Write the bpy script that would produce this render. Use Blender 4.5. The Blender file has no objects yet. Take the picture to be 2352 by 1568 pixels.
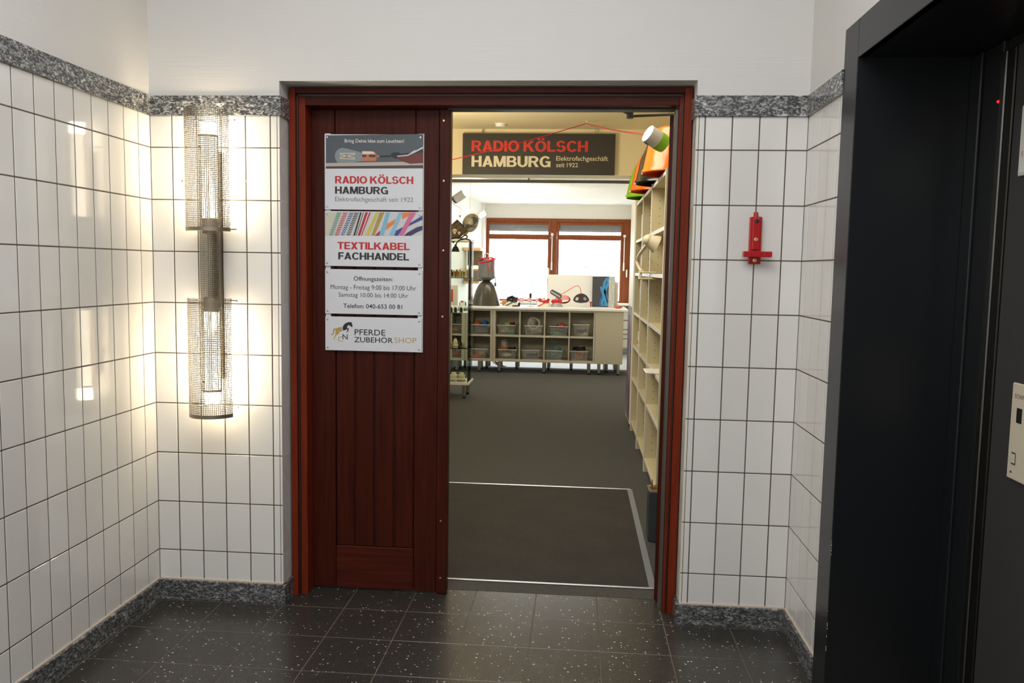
import bpy, bmesh, math, random
from math import sin, cos, pi, radians
from mathutils import Vector, Matrix
random.seed(4)
SC = bpy.context.scene
COL = SC.collection
# ------------------------------------------------------------------ camera (fitted to the tile grid)
F, CX, CY, CZ = 1850.19, 1.66475, -3.05321, 1.35502
YAW, PITCH, ROLL = 0.08017, 0.08948, 0.01709
def ray(u, v):
    a, b = (u-1176)/F, (v-784)/F
    c, s = cos(ROLL), -sin(ROLL); a, b = c*a-s*b, s*a+c*b
    c, s = cos(PITCH), sin(PITCH); Y = c-s*b; Z = -s-c*b
    c, s = cos(YAW), sin(YAW)
    return Vector((c*a-s*Y, s*a+c*Y, Z))
def at(u, v, ax, val):
    """point of the place seen at pixel (u,v) of the photograph that lies on the plane X, Y or Z = val"""
    r = ray(u, v); i = 'XYZ'.index(ax); C = Vector((CX, CY, CZ))
    return C + r*((val-C[i])/r[i])
cd = bpy.data.cameras.new('camera'); cam = bpy.data.objects.new('camera', cd); COL.objects.link(cam)
r0 = ray(1176, 784); rx = ray(1176+F, 784)-r0; ru = ray(1176, 784-F)-r0
M = Matrix((rx, ru, -r0)).transposed().to_4x4(); M.translation = (CX, CY, CZ)
cam.matrix_world = M
cd.sensor_width = 36; cd.lens = F/2352*36; cd.clip_start = .02
SC.camera = cam
SC.view_settings.view_transform = 'Standard'; SC.view_settings.look = 'None'
SC.view_settings.gamma = 1; SC.view_settings.use_curve_mapping = False
SC.view_settings.exposure = 0.0
SC.cycles.transparent_max_bounces = 32
# ------------------------------------------------------------------ world and lights
w = bpy.data.worlds.new('sky'); SC.world = w; w.use_nodes = True
bg = w.node_tree.nodes['Background']; bg.inputs[0].default_value = (.86, .93, 1, 1); bg.inputs[1].default_value = 13.0
def area(name, loc, aim, sx, sy, power, col=(1, 1, 1)):
    l = bpy.data.lights.new(name, 'AREA'); l.shape = 'RECTANGLE'; l.size = sx; l.size_y = sy; l.energy = power; l.color = col
    o = bpy.data.objects.new(name, l); COL.objects.link(o); o.location = loc
    o.rotation_euler = (Vector(aim)-Vector(loc)).to_track_quat('-Z', 'Y').to_euler(); return o
def spot(name, loc, aim, power, ang, col, blend=.5, rad=.03):
    l = bpy.data.lights.new(name, 'SPOT'); l.energy = power; l.spot_size = radians(ang); l.spot_blend = blend; l.color = col; l.shadow_soft_size = rad
    o = bpy.data.objects.new(name, l); COL.objects.link(o); o.location = loc
    o.rotation_euler = (Vector(aim)-Vector(loc)).to_track_quat('-Z', 'Y').to_euler(); return o
area('lobby_ceiling_light', (1.3, -1.9, 3.06), (1.3, -1.9, 0), 1.7, 1.2, 47, (.98, .99, 1))
area('lobby_entrance_daylight', (1.2, -4.5, 1.9), (1.3, 0, 1.5), 2.0, 1.8, 29, (.97, .99, 1))
area('shop_front_ceiling_light', (1.35, 1.7, 2.69), (1.6, 2.2, 0), 1.2, 1.2, 57, (1, .92, .76))
area('shop_rear_ceiling_light', (1.2, 7.0, 2.37), (1.2, 7.0, 0), 1.6, .5, 14, (1, .95, .85))
area('shop_front_fill', (.25, 3.4, 1.85), (1.3, 4.3, 2.75), .6, .6, 26, (1, .86, .58))  # added fill without a fixture, hidden behind the closed leaf, brightens ceiling and beam
area('shop_rear_fill', (.7, 7.6, 1.75), (.75, 7.9, 2.4), .5, .5, 14, (1, .9, .74))  # added upward fill for the rear ceiling, no lamp hangs here
pt = area('rear_window_daylight_portal', (1.3, 10.36, 1.5), (1.3, 0, 1.5), 2.5, 1.5, 1)
pt.data.cycles.is_portal = True
# ------------------------------------------------------------------ materials
def mat(name, col, rough=.5, metal=0, **kw):
    m = bpy.data.materials.new(name); m.use_nodes = True
    p = m.node_tree.nodes['Principled BSDF']
    p.inputs['Base Color'].default_value = (*col, 1); p.inputs['Roughness'].default_value = rough; p.inputs['Metallic'].default_value = metal
    for k, v in kw.items(): p.inputs[k.replace('_', ' ')].default_value = v
    return m
def N(m, t, **kw):
    n = m.node_tree.nodes.new(t)
    for k, v in kw.items(): setattr(n, k, v)
    return n
def L(m, a, b): m.node_tree.links.new(a, b)
def P(m): return m.node_tree.nodes['Principled BSDF']
def ramp(m, fac, stops, interp='LINEAR'):
    r = N(m, 'ShaderNodeValToRGB'); r.color_ramp.interpolation = interp
    e = r.color_ramp.elements
    while len(e) < len(stops): e.new(.5)
    for x, (p, c) in zip(e, stops): x.position = p; x.color = (*c, 1)
    L(m, fac, r.inputs[0]); return r.outputs[0]
def coords(m, scale=(1, 1, 1), world=True):
    if world: s = N(m, 'ShaderNodeNewGeometry').outputs['Position']
    else: s = N(m, 'ShaderNodeTexCoord').outputs['Object']
    mp = N(m, 'ShaderNodeMapping'); mp.inputs['Scale'].default_value = scale; L(m, s, mp.inputs[0]); return mp.outputs[0]
def noise(m, vec, scale, detail=3, rough=.5, out='Fac'):
    n = N(m, 'ShaderNodeTexNoise'); n.inputs['Scale'].default_value = scale; n.inputs['Detail'].default_value = detail; n.inputs['Roughness'].default_value = rough
    L(m, vec, n.inputs['Vector']); return n.outputs[out]
def voro(m, vec, scale, out='Color', feature='F1'):
    n = N(m, 'ShaderNodeTexVoronoi', feature=feature); n.inputs['Scale'].default_value = scale; L(m, vec, n.inputs['Vector']); return n.outputs[out]
def mix(m, fac, a, b, mode='MIX'):
    n = N(m, 'ShaderNodeMix', data_type='RGBA', blend_type=mode)
    for s, x in ((0, fac), (6, a), (7, b)):
        if hasattr(x, 'node'): L(m, x, n.inputs[s])
        else: n.inputs[s].default_value = x if s == 0 else (*x, 1)
    return n.outputs[2]
def mth(m, op, a, b=0):
    n = N(m, 'ShaderNodeMath', operation=op)
    for i, x in enumerate((a, b)):
        if hasattr(x, 'node'): L(m, x, n.inputs[i])
        else: n.inputs[i].default_value = x
    return n.outputs[0]
def bump(m, h, strength=.2, dist=.002):
    n = N(m, 'ShaderNodeBump'); n.inputs['Strength'].default_value = strength; n.inputs['Distance'].default_value = dist
    L(m, h, n.inputs['Height']); L(m, n.outputs[0], P(m).inputs['Normal'])
MT = {}
def plaster(name, col):
    m = mat(name, col, .75)
    L(m, noise(m, coords(m, (3, 3, 130)), 1.0, 4), (b := N(m, 'ShaderNodeBump')).inputs['Height'])
    b.inputs['Strength'].default_value = .22; b.inputs['Distance'].default_value = .003; L(m, b.outputs[0], P(m).inputs['Normal'])
    return m
MT['plaster'] = plaster('white_wall_paint', (.655, .64, .615))
MT['shop_wall'] = plaster('shop_wall_paint', (.80, .70, .47))
MT['shop_white'] = plaster('shop_white_paint', (.82, .81, .78))
m = MT['tile'] = mat('glazed_tile', (.72, .70, .66), .07, IOR=1.5)
oi = N(m, 'ShaderNodeObjectInfo'); L(m, ramp(m, oi.outputs['Random'], [(0, (.705, .685, .65)), (1, (.75, .735, .70))]), P(m).inputs['Base Color'])
m = MT['tile_dull'] = mat('worn_tile_edge', (.74, .70, .60), .3)
MT['grout'] = mat('grout', (.11, .088, .066), .9)
MT['sealant'] = mat('sealant', (.62, .52, .42), .7)
def granite(name, st, dirt):
    m = mat(name, (.2, .2, .2), .16)
    v = coords(m, st); d = noise(m, v, 60, 2, out='Color')
    vv = N(m, 'ShaderNodeVectorMath', operation='MULTIPLY_ADD'); L(m, d, vv.inputs[0]); vv.inputs[1].default_value = (.014, .014, .014); L(m, v, vv.inputs[2])
    c1 = voro(m, vv.outputs[0], 120)
    a = ramp(m, c1, [(0, (.025, .028, .032)), (.34, (.06, .064, .07)), (.55, (.17, .17, .168)), (.8, (.36, .355, .34)), (1, (.5, .49, .46))])
    big = noise(m, v, 34, 2, .6)
    b = ramp(m, big, [(.60, (0, 0, 0)), (.68, (1, 1, 1))])
    dk = ramp(m, noise(m, v, 45, 2, .6), [(.36, (1, 1, 1)), (.45, (0, 0, 0))])
    c = mix(m, b, a, (.60, .58, .55)); c = mix(m, mth(m, 'MULTIPLY', dk, .75), c, (.03, .033, .038))
    if dirt: c = mix(m, .45, c, (.05, .052, .055))
    L(m, c, P(m).inputs['Base Color']); return m
MT['granite'] = granite('speckled_granite', (1, 1, 1.7), False)
MT['granite_dark'] = granite('dark_speckled_granite', (1, 1, 1.7), True)
m = MT['terrazzo'] = mat('dark_terrazzo', (.03, .03, .03), .17, IOR=1.5)
v = coords(m); d = noise(m, v, 90, 2, out='Color')
vv = N(m, 'ShaderNodeVectorMath', operation='MULTIPLY_ADD'); L(m, d, vv.inputs[0]); vv.inputs[1].default_value = (.006, .006, .006); L(m, v, vv.inputs[2])
base = ramp(m, noise(m, v, 300, 3, .75), [(.3, (.012, .011, .0095)), (.52, (.035, .032, .028)), (.74, (.115, .107, .094))])
vn = N(m, 'ShaderNodeTexVoronoi'); vn.inputs['Scale'].default_value = 84; L(m, vv.outputs[0], vn.inputs['Vector'])
sep = N(m, 'ShaderNodeSeparateColor'); L(m, vn.outputs['Color'], sep.inputs[0])
lim = mth(m, 'MULTIPLY', mth(m, 'SUBTRACT', sep.outputs[0], .70), 1.05)
chip = mth(m, 'LESS_THAN', vn.outputs['Distance'], lim)
L(m, mix(m, chip, base, (.50, .48, .43)), P(m).inputs['Base Color'])
L(m, ramp(m, noise(m, v, 9, 4), [(.3, (.235, .235, .235)), (.7, (.285, .285, .285))]), P(m).inputs['Roughness'])
MT['floor_grout'] = mat('floor_grout', (.125, .10, .07), .9)
def wood(name, c0, c1, rough, ax):
    m = mat(name, c1, rough, IOR=1.45); P(m).inputs['Specular IOR Level'].default_value = .14
    sc = {'Z': (22, 22, 1.1), 'X': (1.1, 22, 22)}[ax]
    n = noise(m, coords(m, sc), 3.2, 6, .62)
    L(m, ramp(m, n, [(.25, c0), (.5, tuple((a+b)/2 for a, b in zip(c0, c1))), (.75, c1)]), P(m).inputs['Base Color'])
    bump(m, n, .06, .001); return m
MT['mahogany'] = wood('mahogany', (.027, .0045, .0025), (.075, .0125, .0055), .33, 'Z')
MT['mahogany_h'] = wood('mahogany_crosswise', (.036, .006, .0034), (.095, .017, .008), .33, 'X')
MT['frame_wood'] = wood('door_frame_wood', (.11, .015, .006), (.215, .031, .0105), .33, 'Z')
MT['window_wood'] = wood('window_wood', (.17, .045, .018), (.30, .09, .036), .45, 'Z')
m = MT['carpet'] = mat('grey_carpet', (.05, .048, .04), .95)
v = coords(m); n = noise(m, v, 190, 4, .85); n2 = noise(m, v, 70, 2, .7)
P(m).inputs['Sheen Weight'].default_value = .10; P(m).inputs['Sheen Roughness'].default_value = .45; P(m).inputs['Sheen Tint'].default_value = (.8, .85, .9, 1)
c = ramp(m, n, [(.36, (.012, .0115, .009)), (.5, (.045, .042, .034)), (.64, (.125, .117, .096))])
L(m, mix(m, .35, c, ramp(m, n2, [(.35, (.028, .026, .021)), (.65, (.085, .08, .066))])), P(m).inputs['Base Color']); bump(m, n, .5, .003)
m = MT['mat'] = mat('dirt_mat', (.04, .035, .026), .95)
v = coords(m, (1, 2.0, 1)); n = noise(m, v, 170, 4, .85)
c = ramp(m, n, [(.3, (.016, .0135, .010)), (.5, (.036, .031, .023)), (.72, (.082, .07, .052))])
L(m, mix(m, ramp(m, noise(m, coords(m), 5, 3), [(.35, (.0, .0, .0)), (.7, (.5, .5, .5))]), c, (.022, .019, .014)), P(m).inputs['Base Color']); bump(m, n, .5, .003)
MT['black_paint'] = mat('satin_black_steel', (.0085, .0095, .011), .33, IOR=1.5)
MT['dark_panel'] = mat('anthracite_panel', (.040, .040, .041), .42)
MT['steel'] = mat('brushed_steel', (.45, .43, .39), .3, 1)
MT['alu'] = mat('aluminium', (.62, .62, .63), .35, 1)
MT['alu_flat'] = mat('grey_metal_trim', (.13, .112, .095), .45, .5)
MT['strip_grey'] = mat('strip_grey', (.34, .34, .34), .4, .6)
MT['mat_trim'] = mat('matt_grey_trim', (.20, .21, .225), .5, .2)
MT['brass'] = mat('brass', (.6, .42, .18), .35, 1)
MT['perf'] = mat('perforated_steel', (.27, .235, .175), .45, .9)
MT['white_plastic'] = mat('white_plastic', (.80, .79, .76), .35)
MT['cream'] = mat('cream_laminate', (.60, .52, .315), .45)
MT['cream_edge'] = mat('white_board_edge', (.84, .82, .74), .4)
MT['counter'] = mat('pale_grey_laminate', (.50, .455, .35), .5)
MT['counter_top'] = mat('white_counter_top', (.80, .78, .72), .4)
MT['black'] = mat('black_plastic', (.012, .012, .012), .4)
MT['sign_white'] = mat('white_acrylic', (.70, .70, .73), .18)
MT['sign_black'] = mat('anthracite_board', (.030, .026, .020), .5)
MT['ink_red'] = mat('red_print', (.52, .012, .018), .35)
MT['ink_red2'] = mat('red_board_print', (.60, .030, .016), .5)
MT['ink_black'] = mat('black_print', (.012, .011, .012), .35)
MT['ink_grey'] = mat('grey_print', (.16, .16, .17), .35)
MT['ink_dark'] = mat('dark_print', (.035, .035, .04), .35)
MT['ink_white'] = mat('white_print', (.72, .70, .64), .4)
MT['ink_cream'] = mat('cream_print', (.66, .60, .44), .5)
MT['ink_gold'] = mat('gold_print', (.46, .33, .095), .35)
MT['red'] = mat('red_lacquer', (.42, .008, .012), .28)
MT['red_cable'] = mat('red_fabric_cable', (.58, .012, .02), .6)
MT['orange'] = mat('orange_plastic', (.95, .19, .012), .22)
MT['orange_in'] = mat('orange_red_plastic', (.80, .055, .012), .35)
MT['green'] = mat('lime_plastic', (.24, .58, .015), .25)
MT['shade_black'] = mat('black_gloss_plastic', (.02, .018, .013), .16)
MT['enamel'] = mat('grey_enamel', (.075, .064, .046), .24, .4)
MT['enamel2'] = mat('grey_cast_metal', (.13, .125, .115), .4, .25)
MT['porcelain'] = mat('porcelain', (.72, .68, .52), .3)
MT['smoke'] = mat('ivory_plastic', (.72, .64, .44), .4)
def col(name, c, r=.5, **k):
    if name not in MT: MT[name] = mat(name, c, r, **k)
    return MT[name]
def emis(name, c, s):
    m = mat(name, (0, 0, 0), .5); P(m).inputs['Emission Color'].default_value = (*c, 1); P(m).inputs['Emission Strength'].default_value = s; return m
MT['tube'] = emis('lamp_tube', (1, .84, .58), 56)
MT['globe'] = emis('glowing_globe', (1, .86, .6), 7)
MT['globe_g'] = emis('glowing_green_globe', (.86, 1, .5), 4)
MT['spot_face'] = emis('spot_lens', (1, .95, .85), 5)
MT['led'] = emis('red_indicator', (1, .01, .01), 4)
def clear(name, tint, gl, rough=.03):
    m = mat(name, tint, rough); nt = m.node_tree; out = nt.nodes['Material Output']
    t = N(m, 'ShaderNodeBsdfTransparent'); t.inputs[0].default_value = (*tint, 1); g = N(m, 'ShaderNodeBsdfGlossy'); g.inputs['Roughness'].default_value = rough
    lw = N(m, 'ShaderNodeLayerWeight'); lw.inputs[0].default_value = gl
    s = N(m, 'ShaderNodeMixShader'); L(m, lw.outputs['Fresnel'], s.inputs[0]); L(m, t.outputs[0], s.inputs[1]); L(m, g.outputs[0], s.inputs[2]); L(m, s.outputs[0], out.inputs[0]); return m
MT['glass'] = clear('clear_glass', (.97, .99, .98), .05)
MT['glass_edge'] = clear('green_glass_edge', (.62, .78, .70), .3)
m = MT['bin'] = mat('frosted_plastic', (.75, .76, .76), .3)
P(m).inputs['Alpha'].default_value = .17
m = MT['bag'] = mat('clear_film', (.8, .78, .72), .2); P(m).inputs['Alpha'].default_value = .3
# ------------------------------------------------------------------ geometry helpers
WL = {}
def wloc(o): return WL.get(o.name, Vector((0, 0, 0))) if o else Vector((0, 0, 0))
def link(o, parent, loc):
    COL.objects.link(o); WL[o.name] = Vector(loc)
    if parent: o.parent = parent; o.location = Vector(loc)-wloc(parent)
    else: o.location = loc
    return o
class MB:
    def __init__(s): s.v = []; s.f = []; s.e = []
    def add(s, vs, fs):
        n = len(s.v); s.v += [tuple(v) for v in vs]; s.f += [tuple(i+n for i in f) for f in fs]; return s
    def box(s, x0, x1, y0, y1, z0, z1):
        x0, x1 = sorted((x0, x1)); y0, y1 = sorted((y0, y1)); z0, z1 = sorted((z0, z1))
        return s.add([(x, y, z) for z in (z0, z1) for y in (y0, y1) for x in (x0, x1)],
                     [(0, 2, 3, 1), (4, 5, 7, 6), (0, 1, 5, 4), (2, 6, 7, 3), (0, 4, 6, 2), (1, 3, 7, 5)])
    def hexa(s, b, t):
        """b, t: four bottom and four top points, same winding (counter-clockwise from above)"""
        return s.add(list(b)+list(t), [(3, 2, 1, 0), (4, 5, 6, 7)]+[(i, (i+1) % 4, (i+1) % 4+4, i+4) for i in range(4)])
    def prism(s, poly, d):
        """closed polygon of 3-D points swept by vector d"""
        n = len(poly); d = Vector(d); p = [Vector(q) for q in poly]
        return s.add(p+[q+d for q in p], [tuple(range(n))[::-1], tuple(range(n, 2*n))]+[(i, (i+1) % n, (i+1) % n+n, i+n) for i in range(n)])
    def lathe(s, prof, c, axis=(0, 0, 1), n=24, a0=0, a1=2*pi, cap=True):
        ax = Vector(axis).normalized(); t = Vector((1, 0, 0)) if abs(ax.x) < .9 else Vector((0, 1, 0)); u = ax.cross(t).normalized(); w_ = ax.cross(u); c = Vector(c)
        full = abs(a1-a0-2*pi) < 1e-6; k = n if full else n+1; vs = []; fs = []
        for r, h in prof:
            for i in range(k):
                a = a0+(a1-a0)*i/n; vs.append(c+ax*h+(u*cos(a)+w_*sin(a))*r)
        for j in range(len(prof)-1):
            for i in range(n):
                i2 = (i+1) % k; fs.append((j*k+i, j*k+i2, (j+1)*k+i2, (j+1)*k+i))
        if cap and full:
            if prof[0][0] > 1e-5: fs.append(tuple(range(k))[::-1])
            if prof[-1][0] > 1e-5: fs.append(tuple((len(prof)-1)*k+i for i in range(k)))
        return s.add(vs, fs)
    def cyl(s, a, b, r, n=16, r2=None):
        a, b = Vector(a), Vector(b); return s.lathe([(r, 0), (r if r2 is None else r2, (b-a).length)], a, b-a, n)
    def tube(s, pts, r, n=8, closed=False):
        pts = [Vector(p) for p in pts]; k = len(pts); vs = []; fs = []; up = None
        for i, p in enumerate(pts):
            t = (pts[(i+1) % k]-pts[i-1]) if closed else (pts[min(i+1, k-1)]-pts[max(i-1, 0)])
            t.normalize()
            if up is None: up = Vector((0, 0, 1)) if abs(t.z) < .9 else Vector((1, 0, 0))
            u = t.cross(up); u = u.normalized() if u.length > 1e-4 else t.orthogonal().normalized(); up = u.cross(t)
            rr = r[i] if isinstance(r, (list, tuple)) else r
            for j in range(n): vs.append(p+(u*cos(2*pi*j/n)+up*sin(2*pi*j/n))*rr)
        for i in range(k if closed else k-1):
            i2 = (i+1) % k
            for j in range(n): fs.append((i*n+j, i*n+(j+1) % n, i2*n+(j+1) % n, i2*n+j))
        if not closed: fs += [tuple(range(n))[::-1], tuple((k-1)*n+j for j in range(n))]
        return s.add(vs, fs)
    def ball(s, c, r, n=14, sq=(1, 1, 1)):
        st = len(s.v); s.lathe([(r*sin(pi*i/n)+1e-6, -r*cos(pi*i/n)) for i in range(n+1)], (0, 0, 0), n=n*2, cap=False)
        for i in range(st, len(s.v)): s.v[i] = tuple(Vector(c)+Vector([a*b for a, b in zip(s.v[i], sq)]))
        return s
    def flat(s, pts): return s.add(pts, [tuple(range(len(pts)))])
    def xf(s, mtx): s.v = [tuple(mtx @ Vector(v)) for v in s.v]; return s
    def build(s, name, m, parent=None, bev=0, smooth=False, origin=None, mods=None, seg=1):
        V = [Vector(v) for v in s.v]
        if origin is None:
            lo = [min(v[i] for v in V) for i in range(3)]; hi = [max(v[i] for v in V) for i in range(3)]
            origin = Vector(((lo[0]+hi[0])/2, (lo[1]+hi[1])/2, lo[2]))
        origin = Vector(origin)
        me = bpy.data.meshes.new(name); me.from_pydata([v-origin for v in V], [], s.f)
        if bev or True:
            bm = bmesh.new(); bm.from_mesh(me)
            if bev: bmesh.ops.bevel(bm, geom=[e for e in bm.edges if len(e.link_faces) == 2 and e.calc_face_angle(0) > .5], offset=bev, segments=seg, affect='EDGES', profile=.5)
            if s.__dict__.get('fix', True): bmesh.ops.recalc_face_normals(bm, faces=bm.faces)
            bm.to_mesh(me); bm.free()
        me.materials.append(MT[m] if isinstance(m, str) else m)
        if smooth:
            me.polygons.foreach_set('use_smooth', [True]*len(me.polygons))
            try: me.set_sharp_from_angle(angle=radians(38))
            except Exception: pass
        return link(bpy.data.objects.new(name, me), parent, origin)
def thing(name, label, cat, loc=(0, 0, 0), group=None):
    o = bpy.data.objects.new(name, None); o.empty_display_size = .05; link(o, None, Vector(loc)); return tag(o, label, cat, group)
def tag(o, label, cat, group=None):
    o['label'] = label; o['category'] = cat
    if group: o['group'] = group
    return o
def struct(o): o['kind'] = 'structure'; return o
def inst(me, name, loc, parent): return link(bpy.data.objects.new(name, me), parent, Vector(loc))
def bx(*a): return MB().box(*a)
def text(body, name, u0, v0, u1, v1, Y, m, parent, fat=0, pl=None, rel=.0006):
    """lettering as thin flat geometry, filling the pixel box (u0,v0)-(u1,v1) projected on plane Y"""
    c = bpy.data.curves.new('lettering', 'FONT'); c.body = body; c.offset = fat; c.resolution_u = 3
    o = bpy.data.objects.new('lettering', c); COL.objects.link(o)
    me = bpy.data.meshes.new_from_object(o.evaluated_get(bpy.context.evaluated_depsgraph_get())); bpy.data.objects.remove(o); bpy.data.curves.remove(c)
    xs = [v.co.x for v in me.vertices]; ys = [v.co.y for v in me.vertices]; a0, a1, b0, b1 = min(xs), max(xs), min(ys), max(ys)
    if pl is None:
        vm = (v0+v1)/2; um = (u0+u1)/2
        X0, X1 = at(u0, vm, 'Y', Y).x, at(u1, vm, 'Y', Y).x; Z1, Z0 = at(um, v0, 'Y', Y).z, at(um, v1, 'Y', Y).z
        fn = lambda x, y: (X0+(X1-X0)*(x-a0)/(a1-a0), Y-rel, Z0+(Z1-Z0)*(y-b0)/(b1-b0))
    else: fn = lambda x, y: pl((x-a0)/(a1-a0), (y-b0)/(b1-b0))
    b = MB(); b.fix = False; b.v = [fn(v.co.x, v.co.y) for v in me.vertices]; b.f = [tuple(p.vertices) for p in me.polygons]
    bpy.data.meshes.remove(me); return b.build(name, m, parent)

def heavy(body):
    """blocky grotesque capitals out of bars and arcs, cap height 1"""
    V, Fc, x, lay = [], [], 0.0, [0]
    S = .215
    def R(*q):
        for x0, y0, x1, y1 in q: Q([(x0, y0), (x1, y0), (x1, y1), (x0, y1)])
    def Q(pts, step=1): n = len(V); lay[0] += step; V.extend((x+a, b, lay[0]) for a, b in pts); Fc.append(tuple(range(n, n+len(pts))))
    def A(cx, cy, rx, ry, a0, a1, wx=S, wy=.172, n=18):
        pr = [radians(a0+(a1-a0)*i/n) for i in range(n+1)]
        lay[0] += 1
        for a, b in zip(pr, pr[1:]): Q([(cx+rx*cos(a), cy+ry*sin(a)), (cx+rx*cos(b), cy+ry*sin(b)), (cx+(rx-wx)*cos(b), cy+(ry-wy)*sin(b)), (cx+(rx-wx)*cos(a), cy+(ry-wy)*sin(a))], 0)
    def g(ch):
        st = (0, 0, S, 1)
        if ch == 'I': R(st); return S
        if ch == 'R': R(st, (S, .83, .44, 1), (S, .40, .44, .565)); A(.42, .70, .31, .30, -90, 90, .21, .165); Q([(.33, .41), (.52, .46), (.77, 0), (.53, 0)]); return .76
        if ch == 'A': Q([(0, 0), (.225, 0), (.50, 1), (.28, 1)]); Q([(.78, 0), (.555, 0), (.28, 1), (.50, 1)]); R((.2, .19, .58, .35)); return .78
        if ch == 'D': R(st, (S, .83, .36, 1), (S, 0, .36, .17)); A(.34, .5, .42, .5, -90, 90); return .76
        if ch in 'OÖ':
            A(.43, .5, .43, .52, 0, 360, .225, .18, 32)
            if ch == 'Ö': R((.17, 1.08, .37, 1.25), (.49, 1.08, .69, 1.25))
            return .86
        if ch == 'K': R(st); Q([(.19, .36), (.54, 1), (.80, 1), (.19, .18)][::1]) if 0 else Q([(.2, .30), (.2, .58), (.54, 1), (.80, 1)]); Q([(.30, .56), (.47, .66), (.83, 0), (.57, 0)]); return .82
        if ch == 'L': R(st, (S, 0, .60, .18)); return .60
        if ch == 'S': A(.36, .71, .34, .31, 18, 262, .205, .165); A(.365, .30, .365, .32, -165, 82, .215, .17); return .73
        if ch == 'C': A(.42, .5, .42, .52, 38, 322); return .78
        if ch == 'G': A(.42, .5, .42, .52, 38, 335); R((.44, .38, .80, .54), (.62, 0, .80, .54)); return .80
        if ch == 'H': R(st, (.53, 0, .745, 1), (S, .41, .53, .59)); return .745
        if ch == 'M': R((0, 0, .20, 1), (.70, 0, .90, 1)); Q([(.0, 1), (.27, 1), (.54, 0), (.36, 0)]); Q([(.90, 1), (.63, 1), (.36, 0), (.54, 0)]); return .90
        if ch == 'B': R(st, (S, .835, .46, 1), (S, .43, .46, .58), (S, 0, .46, .165)); A(.43, .735, .27, .265, -90, 90, .2, .165); A(.43, .285, .31, .285, -90, 90, .21, .165); return .74
        if ch == 'U': R((0, .36, S, 1), (.525, .36, .74, 1)); A(.37, .37, .37, .39, 180, 360); return .74
        if ch == 'T': R((0, .83, .68, 1), (.2325, 0, .4475, 1)); return .68
        if ch == 'E': R(st, (S, .83, .62, 1), (S, .42, .58, .58), (S, 0, .63, .17)); return .63
        if ch == 'F': R(st, (S, .83, .60, 1), (S, .40, .55, .57)); return .60
        if ch == 'X': Q([(0, 0), (.25, 0), (.76, 1), (.51, 1)]); Q([(.76, 0), (.51, 0), (0, 1), (.25, 1)]); return .76
        if ch == 'N': R((0, 0, .205, 1), (.54, 0, .745, 1)); Q([(0, 1), (.225, 1), (.745, 0), (.52, 0)]); return .745
        return .2
    for ch in body: lay[0] = 0; x += g(ch)+.055
    return V, Fc
def text_h(body, u0, v0, u1, v1, Y, m, parent, rel=.0006):
    V, Fc = heavy(body); a0, a1 = min(q[0] for q in V), max(q[0] for q in V); b0, b1 = min(q[1] for q in V), max(q[1] for q in V)
    vm = (v0+v1)/2; um = (u0+u1)/2; X0, X1 = at(u0, vm, 'Y', Y).x, at(u1, vm, 'Y', Y).x; Z1, Z0 = at(um, v0, 'Y', Y).z, at(um, v1, 'Y', Y).z
    b = MB(); b.fix = False; b.v = [(X0+(X1-X0)*(x-a0)/(a1-a0), Y-rel-.00006*k, Z0+(Z1-Z0)*(y-b0)/(b1-b0)) for x, y, k in V]; b.f = Fc
    return b.build('lettering', m, parent)
# ------------------------------------------------------------------ lobby shell
W, ZC, YR = 2.483, 3.1, -4.6
OL, OR, OT = .515, 2.083, 2.052          # door opening
G0, G1, BT = 1.922, 1.996, .08           # granite band and baseboard heights
PX, J = .0978, .0042
XL = [.0871+PX*j for j in range(5)]; XR = [2.1151+PX*j for j in range(4)]
YLJ = [-.0843-PX*j for j in range(46)]; YRJ = [-.0596-PX*j for j in range(46)]
ROWS = [BT, .2019]+[.2019+.2*k for k in range(1, 9)]+[G0]
T = .008
b = MB(); b.box(-.15, OL, T, .3, 0, ZC); b.box(OR, W+.15, T, .3, 0, ZC); b.box(OL, OR, T, .3, OT, ZC)
b.box(-.15, OL, 0, T, G1, ZC); b.box(OR, W+.15, 0, T, G1, ZC); b.box(OL, OR, 0, T, OT, ZC)
wall_back = struct(b.build('wall_back', 'plaster'))
b = bx(-.15, -T, YR, T, 0, ZC); b.box(-T, 0, YR, 0, G1, ZC); wall_left = struct(b.build('wall_left', 'plaster'))
LF0, LF1, LY0, LY1 = -.388, -.515, -1.62, -1.75     # lift portal: outer and inner edges
b = bx(W+T, W+.42, LF0-.02, T, 0, ZC); b.box(W+T, W+.42, YR, LY1+.02, 0, ZC); b.box(W+T, W+.42, LY1+.02, LF0-.02, 2.1, ZC)
b.box(W, W+T, LF0, 0, G1, ZC); b.box(W, W+T, LY1, LF0, 2.1145, ZC); b.box(W, W+T, YR, LY1, G1, ZC); wall_right = struct(b.build('wall_right', 'plaster'))
struct(bx(-.15, W+.42, YR-.15, YR, 0, ZC).build('wall_rear', 'plaster'))
struct(bx(-.15, W+.42, YR-.15, .3, ZC, ZC+.1).build('ceiling', 'plaster'))
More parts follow.
